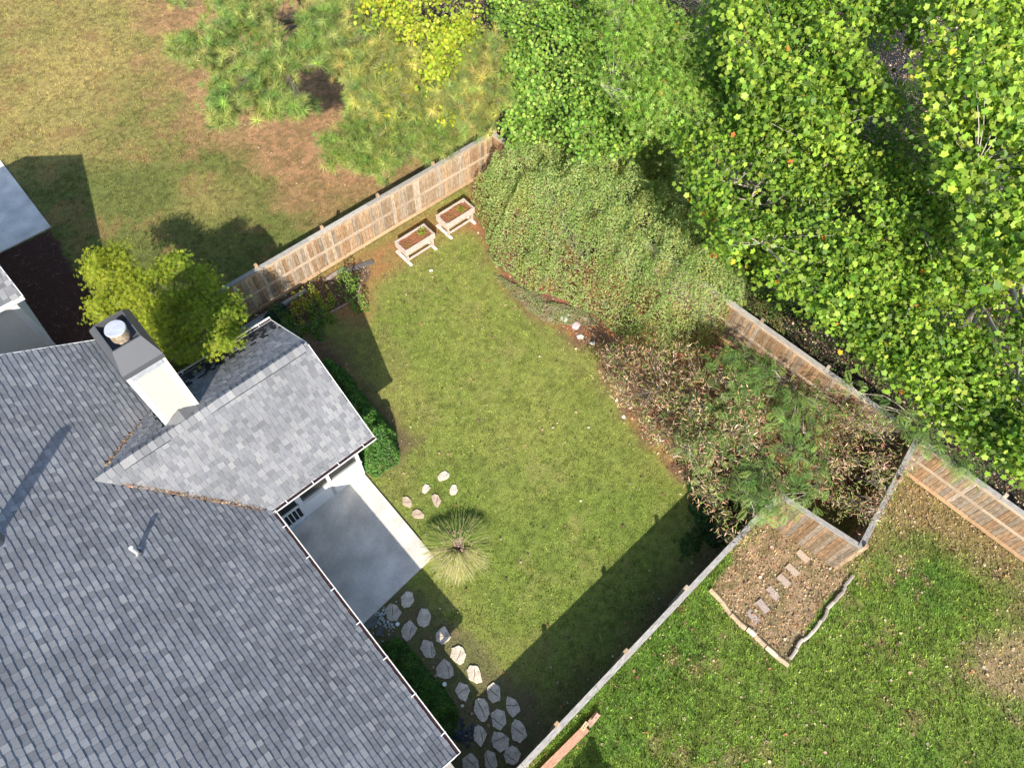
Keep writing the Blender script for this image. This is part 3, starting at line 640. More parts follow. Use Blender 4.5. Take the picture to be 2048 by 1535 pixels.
valley(hp(-1.0, -3.95, 3.26), hp(-2.3, -2.75, 4.07), 300, .03, 'thin line of dead leaves in the valley left of the chimney', 'valley_litter')

# ------------------------------------------------------------------ neighbour's house
nh = empty('neighbour_house', hp(-6, -13, 0), 'grey sided house corner at the left edge above the dark mulch bed', 'house')
nE, nP = 3.05, .6
nu, nv, napex = -1.8, -10.2, -13.6
def nz(v_): return nE + nP * (3.4 - abs(v_ - napex))
nr_ = mk('roof', [hp(nu, nv, nE), hp(nu, napex, nz(napex)), hp(nu, 2 * napex - nv, nE), hp(-16, nv, nE), hp(-16, napex, nz(napex)), hp(-16, 2 * napex - nv, nE),
                  hp(nu, nv, nE - .15), hp(nu, napex, nz(napex) - .15), hp(nu, 2 * napex - nv, nE - .15), hp(-16, nv, nE - .15)],
         [(0, 1, 4, 3), (1, 2, 5, 4), (0, 6, 7, 1), (1, 7, 8, 2), (3, 9, 6, 0)], M_under, nh)
e_dn = np.array([V[0], V[1], -nP]); e_dn /= np.linalg.norm(e_dn)
shingles(nr_, hp(0, napex, nz(napex)), eu, e_dn, (-5.5, nu + .03), math.hypot(3.43, nP * 3.43), lambda m: True, .16, .3, .01, 1.0, 60)
v_, f_ = box(*hp(-9.1, -13.6)[:2], 0, nE - .1, 6.95, 3.1, _t); mk('wall', v_, f_, M_nsiding, nh)
mk('gable_wall', [hp(-2.15, -10.5, nE - .1), hp(-2.15, -16.7, nE - .1), hp(-2.15, napex, nz(napex) - .3)], [(0, 1, 2)], M_nsiding, nh)
for i in range(21):
    z0 = .05 + i * .14; v_ = [hp(-7, -10.455, z0), hp(-2.24, -10.455, z0), hp(-2.24, -10.494, z0 + .14), hp(-7, -10.494, z0 + .14), hp(-7, -10.499, z0), hp(-2.24, -10.499, z0)]
    mk('siding_board', v_, [(0, 1, 2, 3), (4, 5, 1, 0)], M_nsiding, nh)
c = hp(-2.19, -10.54)[:2]; v_, f_ = box(c[0], c[1], 0, nE - .16, .09, .09, _t); mk('corner_trim', v_, f_, M_white, nh)
bar('fascia', hp(nu, nv + .01, nE - .09), hp(-7, nv + .01, nE - .09), .03, .17, M_white, nh); bar('rake_board', hp(nu + .01, nv, nE - .09), hp(nu + .01, napex, nz(napex) - .09), .02, .17, M_white, nh)
mk('soffit', [hp(nu, nv, nE - .16), hp(-7, nv, nE - .16), hp(-7, -10.5, nE - .16), hp(nu, -10.5, nE - .16)], [(0, 1, 2, 3)], M_white, nh)

# ------------------------------------------------------------------ fences
WG = [(.46, .36, .265), (.50, .39, .28), (.41, .32, .235), (.45, .325, .21), (.54, .44, .34), (.38, .28, .195), (.49, .34, .215)]
WO = [(.50, .32, .18), (.45, .28, .16), (.54, .36, .22)]
WC = [(.34, .32, .295), (.30, .285, .265), (.38, .355, .325)]
def fence(label, A, B, side, h=1.83, post_ts=None, z0=0.0, orange=0.0, wp=.14, group='weathered wooden privacy fences', tonef=1.0, capw=.15):
    """side = +1: rails and posts on the left of A->B"""
    A = np.array(A[:2]); B = np.array(B[:2]); D = B - A; L_ = np.linalg.norm(D); d = D / L_; nrm = np.array([-d[1], d[0]]) * side
    f0 = empty('wooden_fence', (*((A + B) / 2), 0), label, 'fence', group)
    P3 = lambda t, off, z_: np.array([*(A + d * t + nrm * off), z_ + z0])
    n = int(L_ / wp)
    for i in range(n):
        t = (i + .5) * L_ / n; dzz = random.uniform(-.008, .008); base = random.choice(WO) if random.random() < orange + .12 else random.choice(WG)
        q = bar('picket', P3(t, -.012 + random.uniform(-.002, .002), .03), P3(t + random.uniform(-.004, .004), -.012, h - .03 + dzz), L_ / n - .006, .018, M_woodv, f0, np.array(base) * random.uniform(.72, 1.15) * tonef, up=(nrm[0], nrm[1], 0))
    for z_, hh, oc in ((.12, .14, random.choice(WO)), (h * .5, .085, WG[0]), (h - .12, .085, WG[0])):
        t = 0
        while t < L_ - .01:
            e = min(t + 2.42, L_); bar('rail', P3(t + .002, .02 if z_ > .2 else .012, z_), P3(e - .002, .02 if z_ > .2 else .012, z_), .038 if z_ > .2 else .025, hh, M_woodh, f0, np.array(oc) * random.uniform(.85, 1.1)); t = e
    t = 0
    while t < L_ - .01:
        e = min(t + 2.42, L_); bar('cap_board', P3(t + .004, .012, h + .012), P3(e - .004, .012, h + .012), capw, .03, M_woodh, f0, np.array(random.choice(WC)) * random.uniform(.9, 1.1)); t = e
    ts = post_ts if post_ts is not None else list(np.arange(0.05, L_, 2.42))
    for t in ts:
        p = bar('post', P3(t, -.075, -.02), P3(t, -.075, h + .14), .095, .095, M_woodv, f0, np.array(random.choice(WO + WG[3:])) * .9, up=(nrm[0], nrm[1], 0))
    return f0
def tpos(A, B, pts, z=1.95):
    A = np.array(A[:2]); d = np.array(B[:2]) - A; d /= np.linalg.norm(d); return [float((at(a, b, z)[:2] - A) @ d) for a, b in pts]
LN = np.linalg.norm(NWc - NWstart)
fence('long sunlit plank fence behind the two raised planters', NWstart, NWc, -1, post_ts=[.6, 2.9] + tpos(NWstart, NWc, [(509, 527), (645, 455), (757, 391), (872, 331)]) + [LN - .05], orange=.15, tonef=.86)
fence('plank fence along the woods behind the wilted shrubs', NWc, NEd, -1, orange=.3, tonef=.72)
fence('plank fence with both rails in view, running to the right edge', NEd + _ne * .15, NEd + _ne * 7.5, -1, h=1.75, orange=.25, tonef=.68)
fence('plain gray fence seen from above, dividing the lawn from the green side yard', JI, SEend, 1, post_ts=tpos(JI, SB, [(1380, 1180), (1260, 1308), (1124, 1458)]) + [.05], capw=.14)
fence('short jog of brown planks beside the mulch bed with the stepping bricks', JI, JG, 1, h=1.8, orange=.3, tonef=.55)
fence('short side fence linking the jog to the woods fence', JG, NEd, 1)
# side fence just below the frame, joining house and boundary fence
sA = hp(-.2, 6.9)[:2]; k_ = (SEend - SB); tt = None
_dv = V; _o = sA; 
Am = np.array([[_dv[0], -_se[0]], [_dv[1], -_se[1]]]); sol = np.linalg.solve(Am, SB - _o); sB = _o + _dv * (sol[0] - .12)
fence('side fence between the house corner and the boundary fence', sA, sB, -1)

# ------------------------------------------------------------------ raised planters
def planter(px_fl, px_bl, px_br, label, z=.68):
    fl, bl, br = (at(*q, z)[:2] for q in (px_fl, px_bl, px_br))
    ul = np.array([V[0] * 0 + U[0], U[1]]);                                   # long axis along the fence
    a = np.arctan2(*(bl - fl)[::-1]); lx = np.array([math.cos(a), math.sin(a)])
    ctr = (fl + br) / 2; 
    fd = -np.array([-U[1], U[0]])
    L_ = 1.28; W_ = .60; lx = U; wy = V
    t = empty('raised_planter', (*ctr, 0), label, 'planter', 'raised wooden planters')
    P3 = lambda a, b, z_: np.array([*(ctr + lx * a + wy * b), z_])
    PW = (.56, .44, .38)
    for s in (-1, 1):
        for k, z_ in enumerate((.50, .625)):
            bar('side_board', P3(-L_ / 2, s * W_ / 2, z_), P3(L_ / 2, s * W_ / 2, z_), .022, .12, M_woodh, t, np.array(PW) * random.uniform(.9, 1.1))
            bar('end_board', P3(s * (L_ / 2 + .011), -W_ / 2 - .011, z_), P3(s * (L_ / 2 + .011), W_ / 2 + .011, z_), .022, .12, M_woodh, t, np.array(PW) * random.uniform(.85, 1.05))
        bar('rim_board', P3(-L_ / 2 - .03, s * (W_ / 2 - .005), .697), P3(L_ / 2 + .03, s * (W_ / 2 - .005), .697), .06, .02, M_woodh, t, (.50, .43, .38))
        bar('rim_board', P3(s * (L_ / 2 - .005), -W_ / 2 + .03, .696), P3(s * (L_ / 2 - .005), W_ / 2 - .03, .696), .06, .02, M_woodh, t, (.46, .39, .34))
        for r in (-1, 1): bar('leg', P3(s * (L_ / 2 - .07), r * (W_ / 2 - .05), 0.03), P3(s * (L_ / 2 - .07), r * (W_ / 2 - .05), .67), .075, .075, M_woodv, t, PW, up=(lx[0], lx[1], 0))
        bar('foot', P3(s * (L_ / 2 - .07), -W_ / 2 - .14, .025), P3(s * (L_ / 2 - .07), W_ / 2 + .14, .025), .1, .05, M_woodh, t, (.74, .68, .62))
    bar('stretcher', P3(-L_ / 2 + .12, W_ / 2 - .05, .14), P3(L_ / 2 - .12, W_ / 2 - .05, .14), .04, .09, M_woodh, t, PW)
    bar('stretcher', P3(-L_ / 2 + .12, -W_ / 2 + .05, .14), P3(L_ / 2 - .12, -W_ / 2 + .05, .14), .04, .09, M_woodh, t, PW)
    gx = np.linspace(-L_ / 2 + .01, L_ / 2 - .01, 30); gy = np.linspace(-W_ / 2 + .01, W_ / 2 - .01, 16); vs = []
    for b in gy:
        for a_ in gx: vs.append(P3(a_, b, .60 + .03 * random.random() + .02 * math.sin(a_ * 9)))
    fs = [(j * 30 + i, j * 30 + i + 1, (j + 1) * 30 + i + 1, (j + 1) * 30 + i) for j in range(15) for i in range(29)]
    mk('potting_soil', vs, fs, M_soil, t, col=np.array([.24, .105, .055]))
    n = 260; p = np.array([P3(random.uniform(-.6, .6), random.uniform(-.27, .27), .645) for _ in range(n)])
    v2, f2, c2 = scat(T_strw, p, np.array([0, 0, 1]) + rng.normal(0, .3, (n, 3)), rng.uniform(.04, .1, n), palette([(.42, .22, .12), (.5, .33, .2), (.22, .1, .05)], n))
    tag(mk('straw_mulch', v2, f2, M_dry, t, col=c2), kind='stuff')
    return ctr, P3
c1, P1 = planter((798, 495), (779, 473), (861, 457), 'raised wooden planter nearer the house, on white feet')
c2_, P2 = planter((882, 441), (861, 422), (939, 407), 'raised wooden planter nearer the fence corner')
def herb(pos, n, r, size, cols, label, cat='plant', name='seedling', group=None, T=T_oval, h=.1):
    p = np.array(pos) + rng.normal(0, 1, (n, 3)) * np.array([r, r, h * .4]) + np.array([0, 0, h * .5])
    v_, f_, c = scat(T, p, rng.normal(0, .5, (n, 3)) + [0, 0, 1], rng.uniform(.7, 1.2, n) * size, palette(cols, n))
    t = empty(name, pos, label, cat, group); tag(mk('leaves', v_, f_, M_leaf, t, col=c), kind='stuff'); return t
YG = [(.30, .36, .03), (.22, .34, .04), (.16, .28, .04)]
herb(P1(.38, -.05, .65), 60, .10, .09, YG, 'pale green lettuce in the planter nearer the house', 'plant', 'lettuce', 'greens in the planters')
herb(P1(-.42, .05, .64), 18, .08, .05, YG, 'few thin seedlings at the left end of the nearer planter', 'plant', 'seedling')
herb(P2(.28, .02, .65), 55, .10, .09, YG, 'yellow green lettuce in the planter nearer the fence corner', 'plant', 'lettuce', 'greens in the planters')
herb(P2(-.3, .05, .64), 22, .1, .05, YG, 'thin seedlings in the planter nearer the fence corner', 'plant', 'seedling')

# ------------------------------------------------------------------ stones
def poly_stone(px, py, r, n, sq, ang, z1, seed, crack=True):
    rr = random.Random(seed); c = at(px, py)[:2]; P_ = []
    for k in range(n):
        a = 2 * math.pi * (k + rr.uniform(-.25, .25)) / n; q = r * rr.uniform(.80, 1.15)
        x, y = q * math.cos(a), q * sq * math.sin(a); P_.append((x * math.cos(ang) - y * math.sin(ang), x * math.sin(ang) + y * math.cos(ang)))
    # subdivide the outline for a hewn edge
    Q = []
    for i in range(n):
        a = np.array(P_[i]); b = np.array(P_[(i + 1) % n]); Q.append(a)
        for t in (.33, .66): Q.append(a + (b - a) * t + np.array([rr.uniform(-1, 1), rr.uniform(-1, 1)]) * r * .035)
    Q = [np.array(q) for q in Q]; m = len(Q); out = []
    if not crack: return [[tuple(c + q) for q in Q]]
    i = rr.randrange(m); j = (i + m // 2 + rr.choice((-2, -1, 0, 1))) % m
    if i > j: i, j = j, i
    a, b = Q[i], Q[j]; d = (b - a); nn = np.array([-d[1], d[0]]) / (np.linalg.norm(d) + 1e-9)
    mids = [a + d * t + nn * rr.uniform(-.10, .10) * r for t in (.25, .5, .75)]; g = .006
    s1 = [q for q in Q[i:j + 1]] + [q + nn * g * -1 for q in mids[::-1]]
    s2 = [q for q in Q[j:]] + [q for q in Q[:i + 1]] + [q + nn * g for q in mids]
    # the side on which each piece lies decides which way its crack edge retreats
    s1c = np.mean(s1[:j - i + 1], axis=0); sg = 1 if (s1c - a) @ nn > 0 else -1
    s1 = [q for q in Q[i:j + 1]] + [q + nn * g * sg for q in mids[::-1]]
    s2 = [q for q in Q[j:]] + [q for q in Q[:i + 1]] + [q - nn * g * sg for q in mids]
    return [[tuple(c + q) for q in s] for s in (s1, s2)]
def stone(px, py, r, colr, label, seed, n=7, sq=.85, ang=1.0, crack=True, z1=.045, name='stepping_stone', cat='stepping stone', group='stepping stones'):
    mb = MB()
    for k, p in enumerate(poly_stone(px, py, r, n, sq, ang, z1, seed, crack)):
        v_, f_ = prism(p, -.03, z1 + .006 * k, .008); mb.add((v_, f_), colr)
    o = mb.build(name, M_stone); return tag(o, label, cat, group)
WS = (.62, .56, .46); TS = (.52, .41, .30); GS = (.66, .57, .46)
top = [(887, 952, .20, WS, 'near white stepping stone topmost of the six by the patio', 0), (852, 977, .16, WS, 'small near white stepping stone left of the topmost one', 0),
       (907, 980, .18, WS, 'near white stepping stone rightmost of the six by the patio', 0), (873, 1000, .22, TS, 'cracked tan stepping stone in the middle of the six by the patio', 1),
       (814, 1004, .19, TS, 'tan stepping stone leftmost of the six, next to the patio edge', 1), (836, 1028, .20, TS, 'round tan stepping stone lowest of the six by the patio', 1)]
for i, (a, b, r, c, l, k) in enumerate(top): stone(a, b, r, c, l, 100 + i, 8, .72, .6 + i * .4, bool(k), group='stepping stones scattered by the patio')
path = [(814, 1199, 'stepping stone in shade nearest the patio corner'), (785, 1223, 'stepping stone beside the patio edge above the dark hedge'), (848, 1235, 'cracked stepping stone just below the shadow tip'),
        (818, 1261, 'stepping stone right of the small white light by the patio'), (885, 1272, 'sunlit stepping stone highest of the three in sun'), (855, 1299, 'shaded stepping stone left of the middle sunlit one'),
        (917, 1308, 'middle one of the three sunlit stepping stones'), (890, 1339, 'shaded stepping stone above the lower white light'), (949, 1349, 'lowest sunlit stepping stone at the shadow corner'),
        (925, 1380, 'pitted stepping stone right of the lower white light'), (987, 1385, 'stepping stone below the lowest sunlit one'), (963, 1419, 'stepping stone between the hedge end and the cluster'),
        (1025, 1413, 'cracked pointed stepping stone rightmost of its row near the fence'), (997, 1437, 'stepping stone in the middle of the crowded cluster'), (959, 1469, 'tall narrow stepping stone beside the blue gravel'),
        (1036, 1462, 'cracked stepping stone closest to the gray fence'), (1000, 1480, 'wide stepping stone in the lowest full row'), (981, 1519, 'stepping stone cut by the bottom edge, left of the larger one'),
        (1025, 1509, 'large cracked stepping stone at the bottom edge by the fence'), (942, 1530, 'stepping stone mostly below the frame by the gutter corner')]
for i, (a, b, l) in enumerate(path): stone(a, b, .265 + .012 * math.sin(i * 3), tuple(np.array(GS) * random.uniform(.85, 1.1)), l, 200 + i, (7, 6, 8, 9)[i % 4], (.78, .85, .7)[i % 3], 1.9 + .25 * math.sin(i * 1.7), i not in (0, 2), group='stepping stones of the curved path')
stone(742, 1243, .2, (.17, .17, .16), 'dark stone with painted shade tucked under the eave beside the patio', 301, 7, .8, 1, False)  # shade under the eave is put into this stone's dark colour
stone(760, 1262, .18, (.15, .15, .14), 'second dark stone with painted shade under the eave, below the first', 302, 6, .7, 1, False)  # eave shade painted into the colour here as well
for i, (a, b, l) in enumerate(((797, 1251, 'small round white path light near the patio end'), (890, 1370, 'small round white path light beside the dark hedge'))):
    c = at(a, b)[:2]; t = empty('path_light', (*c, 0), l, 'garden light', 'path lights'); mk('stake', *cyl(c, .015, 0, .2, 8), M_metal, t); mk('lamp_head', *cyl(c, .045, .2, .25, 16, .05), M_galv, t, ocol=(1.3, 1.3, 1.3)); mk('lid', *cyl(c, .055, .25, .262, 16, .045), M_white, t)
# field rocks below the big shrub
rocks = [(1111, 617, .13, WS, 'rounded white rock highest of the border rocks'), (1128, 637, .17, (.74, .72, .66), 'largest white rock in the border row'), (1140, 628, .12, (.62, .58, .5), 'cream rock tucked behind the largest white one'), (1101, 638, .12, (.5, .42, .34), 'tan rock at the left end of the border row'),
         (1152, 651, .2, (.6, .45, .46), 'flat pinkish rock in the border row'), (1169, 637, .14, (.55, .42, .33), 'tan rock above the pinkish one'), (1161, 673, .14, (.7, .66, .6), 'white rock below the pinkish one'), (1185, 686, .1, (.66, .64, .6), 'small white rock lowest of the border row'), (1210, 610, .14, (.34, .28, .25), 'dull brown rock half under the big shrub'),
         (1233, 800, .07, (.6, .55, .5), 'little pale rock at the lawn edge below the border'), (1247, 833, .08, (.66, .62, .57), 'pale rock at the tip of the wilted shrub')]
def rock(a, b, r, c, l, seed, group='border rocks', name='rock', cat='rock'):
    rr = np.random.default_rng(seed); v_ = []; f_ = []; nl, ns = 5, 9; p = at(a, b); an = rr.random() * 3; ca, sa = math.cos(an), math.sin(an)
    for j in range(nl):
        ph = (j / (nl - 1)) * math.pi * .62
        for k in range(ns):
            th = 2 * math.pi * k / ns + .2 * j; q = r * (1 + rr.uniform(-.14, .14)); x = q * math.sin(ph + .05) * math.cos(th); y = q * .75 * math.sin(ph + .05) * math.sin(th); v_.append(p + [x * ca - y * sa, x * sa + y * ca, max(-.01, q * .5 * math.cos(ph))])
    for j in range(nl - 1):
        for k in range(ns): f_.append((j * ns + k, (j + 1) * ns + k, (j + 1) * ns + (k + 1) % ns, j * ns + (k + 1) % ns))
    f_.append(tuple(range(ns)))
    return tag(mk(name, v_, f_, M_stone, col=np.array(c)), l, cat, group)
for i, q in enumerate(rocks): rock(*q, 400 + i)
# white pebbles, blue slate chips
def chips(cpx, cpy, rad, n, s, cols, name, label):
    c = at(cpx, cpy); p = c + rng.normal(0, 1, (n, 3)) * np.array([rad, rad, 0]) + np.array([0, 0, .02]); mb = MB()
    for q in p:
        a = random.random() * 3; v_, f_ = box(q[0], q[1], -.005, .015 + random.random() * .03, s * random.uniform(.5, 1.2), s * random.uniform(.4, .8), a); mb.add((v_, f_), random.choice(cols))
    return tag(mb.build(name, M_stone), label, 'gravel', None, 'stuff')
chips(772, 1236, .16, 110, .025, [(.6, .62, .6), (.45, .5, .5)], 'white_pebbles', 'scatter of small white pebbles by the patio end')
chips(928, 1464, .17, 90, .035, [(.05, .065, .085), (.09, .11, .14), (.035, .045, .06)], 'slate_chips', 'blue slate chips under the gutter corner')
# timbers lying in the flower bed
def timber(a, b, w_, h_, label, colr, name='landscape_timber', z=None, za=0, zb=0):
    p0 = at(*a, 0); p1 = at(*b, 0); p0[2] = h_ / 2 + za; p1[2] = h_ / 2 + zb; o = bar(name, p0, p1, w_, h_, M_woodh, None, colr); return tag(o, label, 'timber', 'loose timbers')
timber((478, 664), (612, 582), .11, .1, 'long gray timber lying along the fence foot', (.36, .37, .38))
timber((498, 661), (562, 612), .12, .1, 'shorter pale board beside the long gray timber', (.44, .47, .5))
timber((655, 560), (690, 536), .1, .09, 'short timber end showing behind the rose leaves', (.3, .26, .24))
timber((688, 545), (747, 524), .17, .07, 'dark plank poking out of the flower bed', (.12, .11, .11), 'plank')  # near-black gray, darker than the other timbers
# bed edging strips
def strip(pxs, w_, h_, mat, name, label, cat, ocol):
    pts = np.array([at(*q) for q in pxs]); t = np.linspace(0, len(pts) - 1, 40); P_ = np.stack([np.interp(t, range(len(pts)), pts[:, k]) for k in range(3)], 1)
    for _ in range(2): P_[1:-1] = (P_[:-2] + P_[1:-1] * 2 + P_[2:]) / 4
    v_ = []; f_ = []
    T = np.gradient(P_, axis=0); T /= np.linalg.norm(T, axis=1)[:, None]
    for i, p in enumerate(P_):
        s = np.array([-T[i][1], T[i][0], 0]) * w_ / 2; v_ += [p - s, p + s, p + s + [0, 0, h_], p - s + [0, 0, h_]]
    for i in range(len(P_) - 1):
        for k in range(4): f_.append((i * 4 + k, i * 4 + (k + 1) % 4, i * 4 + 4 + (k + 1) % 4, i * 4 + 4 + k))
    return tag(mk(name, v_, f_, mat, ocol=ocol), label, cat)
strip([(585, 668), (625, 645), (660, 626), (695, 608), (716, 590), (722, 572)], .035, .07, M_woodh, 'bed_edging', 'thin curved edging between the flower bed and shaded lawn', 'edging', (.36, .28, .22))
def segs(pxs, w_, h_, mat, label, cols, nm='log_edging', seg='edging_log', wav=.0, dw=.0):
    t = empty(nm, at(*pxs[0]), label, 'edging')
    for i in range(len(pxs) - 1):
        a = at(*pxs[i]); b = at(*pxs[i + 1]); a[2] = b[2] = h_ / 2 + random.uniform(-.05, .0); jj = np.array([random.uniform(-.03, .03), random.uniform(-.03, .03), 0]); a += jj; b += jj; d = (b - a) * .012
        q = tube([a + d, (a + b) / 2 + [random.uniform(-wav, wav), random.uniform(-wav, wav), 0], b - d], [w_ / 2 * random.uniform(.85, 1.1) for _ in range(3)], 7); mk(seg, *q, mat, t, ocol=random.choice(cols))
segs([(1421, 1178), (1445, 1203), (1463, 1228), (1479, 1245), (1493, 1258), (1510, 1272), (1530, 1292), (1552, 1312), (1578, 1332)], .15, .13, M_woodh, 'row of pale half logs edging the left of the mulch bed', [(.62, .5, .36), (.66, .55, .4), (.42, .33, .22)])
segs([(1706, 1150), (1688, 1172), (1684, 1182), (1665, 1203), (1650, 1218), (1640, 1240), (1625, 1262), (1605, 1280), (1593, 1297), (1580, 1316)], .11, .15, M_conc, 'curving gray concrete edging on the right of the mulch bed', [(.75, .72, .68), (.5, .47, .44)], 'concrete_edging', 'edging_block', .03)
# stepping bricks in the mulch bed
bl = ['brick paver half covered by the fence jog', 'second brick paver down from the fence jog', 'third brick paver from the fence jog', 'fourth brick paver from the fence jog', 'fifth brick paver from the fence jog', 'lowest brick paver, sunk in the mulch']
for i, (a, b) in enumerate([(1605, 1112), (1584, 1140), (1567, 1161), (1545, 1186), (1525, 1212), (1505, 1232)]):
    c = at(a, b); an = -.88 + random.uniform(-.08, .08); v_, f_ = box(c[0], c[1], -.03, .05 if i < 5 else .025, .19, .095, an); tag(mk('paver', v_, f_, M_brick, ocol=(.42 - .02 * i, .33 - .012 * i, .25), col=np.array([1, 1, 1.])), bl[i], 'paver', 'brick pavers in the mulch bed')
# timber and bricks at the bottom of the right yard
tb = timber((1075, 1552), (1172, 1455), .2, .14, 'reddish old timber lying in the grass below the fence', (.46, .27, .19)); 
timber((1176, 1450), (1196, 1426), .15, .13, 'short gray brown timber end beside the holed bricks', (.38, .27, .22))
def brick(a, b, holes, label, colr, z=.0):
    c = at(a, b); an = .9; t = empty('brick', (c[0], c[1], z), label, 'brick', 'loose holed bricks'); v_, f_ = box(c[0], c[1], z, z + .07, .11, .05, an); mk('brick_body', v_, f_, M_brick, t, ocol=colr)
    for k in range(holes):
        o_ = (k - (holes - 1) / 2) * .06; q = c[:2] + np.array([math.cos(an), math.sin(an)]) * o_; mk('core_hole', *cyl(q, .016, z + .05, z + .0725, 10), M_dark, t)
brick(1168, 1452, 3, 'sandy brick with three core holes on the timber', (.62, .44, .28), .1)
brick(1190, 1436, 1, 'pinkish brick with one core hole at the timber end', (.55, .34, .26), .13)
c = at(862, 542, 0); v_, f_ = box(c[0], c[1], .03, .04, .06, .04, .4); tag(mk('paper_scrap', v_, f_, M_white), 'tiny white paper scrap lying on the lawn near the planters', 'litter')

# ------------------------------------------------------------------ vegetation
def inpoly_px(poly, n, jit=0, gate=None, gs=60, seed=0):
    P_ = np.array(poly, float); lo = P_.min(0); hi = P_.max(0); out = []
    q = rng.uniform(lo - jit, hi + jit, (n * 8, 2)); d = sdf(q[:, 0], q[:, 1], poly) + (fbm(q[:, 0], q[:, 1], 45, 3, seed) - .5) * jit * 2
    q = q[d > 0]
    if gate is not None:
        g_ = fbm(q[:, 0], q[:, 1], gs, 3, seed + 7); q = q[g_ > gate]
    return q[:n]
def foliage_tree(name, label, cat, poly, z0, z1, ncl, lpc, crad, T, size, cols, base, group=None, mat=None, bark=None, trunk_r=.14, gate=None, gs=60, jit=25, flat=.45, upw=.45, lean=None, seed=0,
                 nlimb=9, accents=None, acc_p=.02, indiv=0, rand=.85, twig=.012, low=.45, ztop=None, yellow=None):
    mat = mat or M_leaf; bark = bark or M_bark
    q = inpoly_px(poly, ncl, jit, gate, gs, seed); n = len(q)
    zz = z0 + (z1 - z0) * (rng.random(n) ** low) + (fbm(q[:, 0], q[:, 1], 80, 2, seed + 3) - .5) * (z1 - z0) * .8
    C = np.array([at(a, b, z_) for (a, b), z_ in zip(q, zz)])
    cen = C.mean(0); b3 = at(*base) if len(base) == 2 else np.array(base)
    t = empty(name, (b3[0], b3[1], 0), label, cat, group)
    tp = np.array([cen[0] * .55 + b3[0] * .45, cen[1] * .55 + b3[1] * .45, z0 * .78]) if lean is None else np.array(lean)
    pts = np.array([b3, b3 * .7 + tp * .3 + [.05, .04, 0], b3 * .35 + tp * .65, tp]); pts[0, 2] = -.05
    tn = np.linspace(0, 1, 10); pt = np.stack([np.interp(tn, [0, .3, .65, 1], pts[:, k]) for k in range(3)], 1)
    mk('trunk', *tube(pt, np.linspace(trunk_r, trunk_r * .45, 10), 9), bark, t, smooth=True)
    limbs = []; order = rng.permutation(n)[:nlimb]
    for k in order:
        e = C[k] - [0, 0, .15]; s = pt[rng.integers(4, 10)]; m1 = s * .6 + e * .4 + rng.normal(0, .12, 3); m2 = s * .25 + e * .75 + rng.normal(0, .1, 3) + [0, 0, .1]
        pl = np.array([s, m1, m2, e]); limbs.append(np.stack([np.interp(np.linspace(0, 3, 9), range(4), pl[:, j]) for j in range(3)], 1))
        mk('branch', *tube(limbs[-1], np.linspace(trunk_r * .38, .015, 9), 6), bark, t, smooth=True)
    allp = np.vstack(limbs); tw = MB()
    for k in range(n):
        d = np.linalg.norm(allp - C[k], axis=1); j = int(np.argmin(d)); s = allp[j]
        if d[j] < .1: continue
        m_ = (s + C[k]) / 2 + rng.normal(0, .05, 3) * min(1, d[j]); tw.add(tube([s, m_, C[k]], [twig, twig * .7, twig * .35], 3))
    if tw.v: tag(tw.build('twigs', bark, t), kind='stuff')
    N_ = n * lpc; off = rng.normal(0, 1, (N_, 3)) * crad; off[:, 2] *= flat
    ci = np.repeat(np.arange(n), lpc); pos = C[ci] + off
    nrm = off * np.array([.6, .6, .6]) / crad * .5 + np.array([to_sun[0] * .6, to_sun[1] * .6, upw + .3]) + rng.normal(0, rand, (N_, 3))
    cl_i = rng.integers(0, len(cols), n); li = np.where(rng.random(N_) < .6, cl_i[ci], rng.integers(0, len(cols), N_)); col = palette(cols, N_, .24, li)
    if yellow is not None:
        yc, yf = yellow; m_ = np.clip(yf(pos), 0, 1)[:, None] * rng.uniform(.5, 1, (N_, 1)); col = col * (1 - m_) + np.array(yc) * m_ * rng.uniform(.7, 1.25, (N_, 1))
    if accents:
        am = rng.random(N_) < acc_p; col[am] = palette(accents, int(am.sum()), .1)
    sz = rng.uniform(.65, 1.25, N_) * size
    if indiv:
        px, py = proj(pos); dist = np.linalg.norm(pos - [0, 0, HC], axis=1) + np.where((px > 0) & (px < 2048) & (py > 0) & (py < 1535), 0, 100)
        top = np.argsort(dist / sz * size)[:indiv]; keep = np.ones(N_, bool); keep[top] = False
        Fm = frames(nrm[top], rng)
        key = ('leafmesh', id(T), mat.name)
        if key not in _boxes:
            tmp = mk('leaf', T[0], T[1], mat, origin=(0, 0, 0)); _boxes[key] = tmp.data; bpy.data.objects.remove(tmp)
        for k, R_ in zip(top, Fm):
            o = bpy.data.objects.new('leaf', _boxes[key]); COL.objects.link(o); o.parent = t
            m_ = Matrix([[*(R_[i] * sz[k]), pos[k][i] - (b3[i] if i < 2 else 0)] for i in range(3)] + [[0, 0, 0, 1]]); o.matrix_local = m_; o.color = (*col[k], 1)
        pos, nrm, sz, col = pos[keep], nrm[keep], sz[keep], col[keep]
    Ts = T if isinstance(T, list) else [T]; parts = []
    for k, T_ in enumerate(Ts):
        s_ = slice(k, None, len(Ts)); parts.append(scat(T_, pos[s_], nrm[s_], sz[s_], col[s_]))
    v_, f_, c_ = joinm(parts)
    f0 = mk('foliage', v_, f_, mat, t, col=c_); tag(f0, kind='stuff'); return t
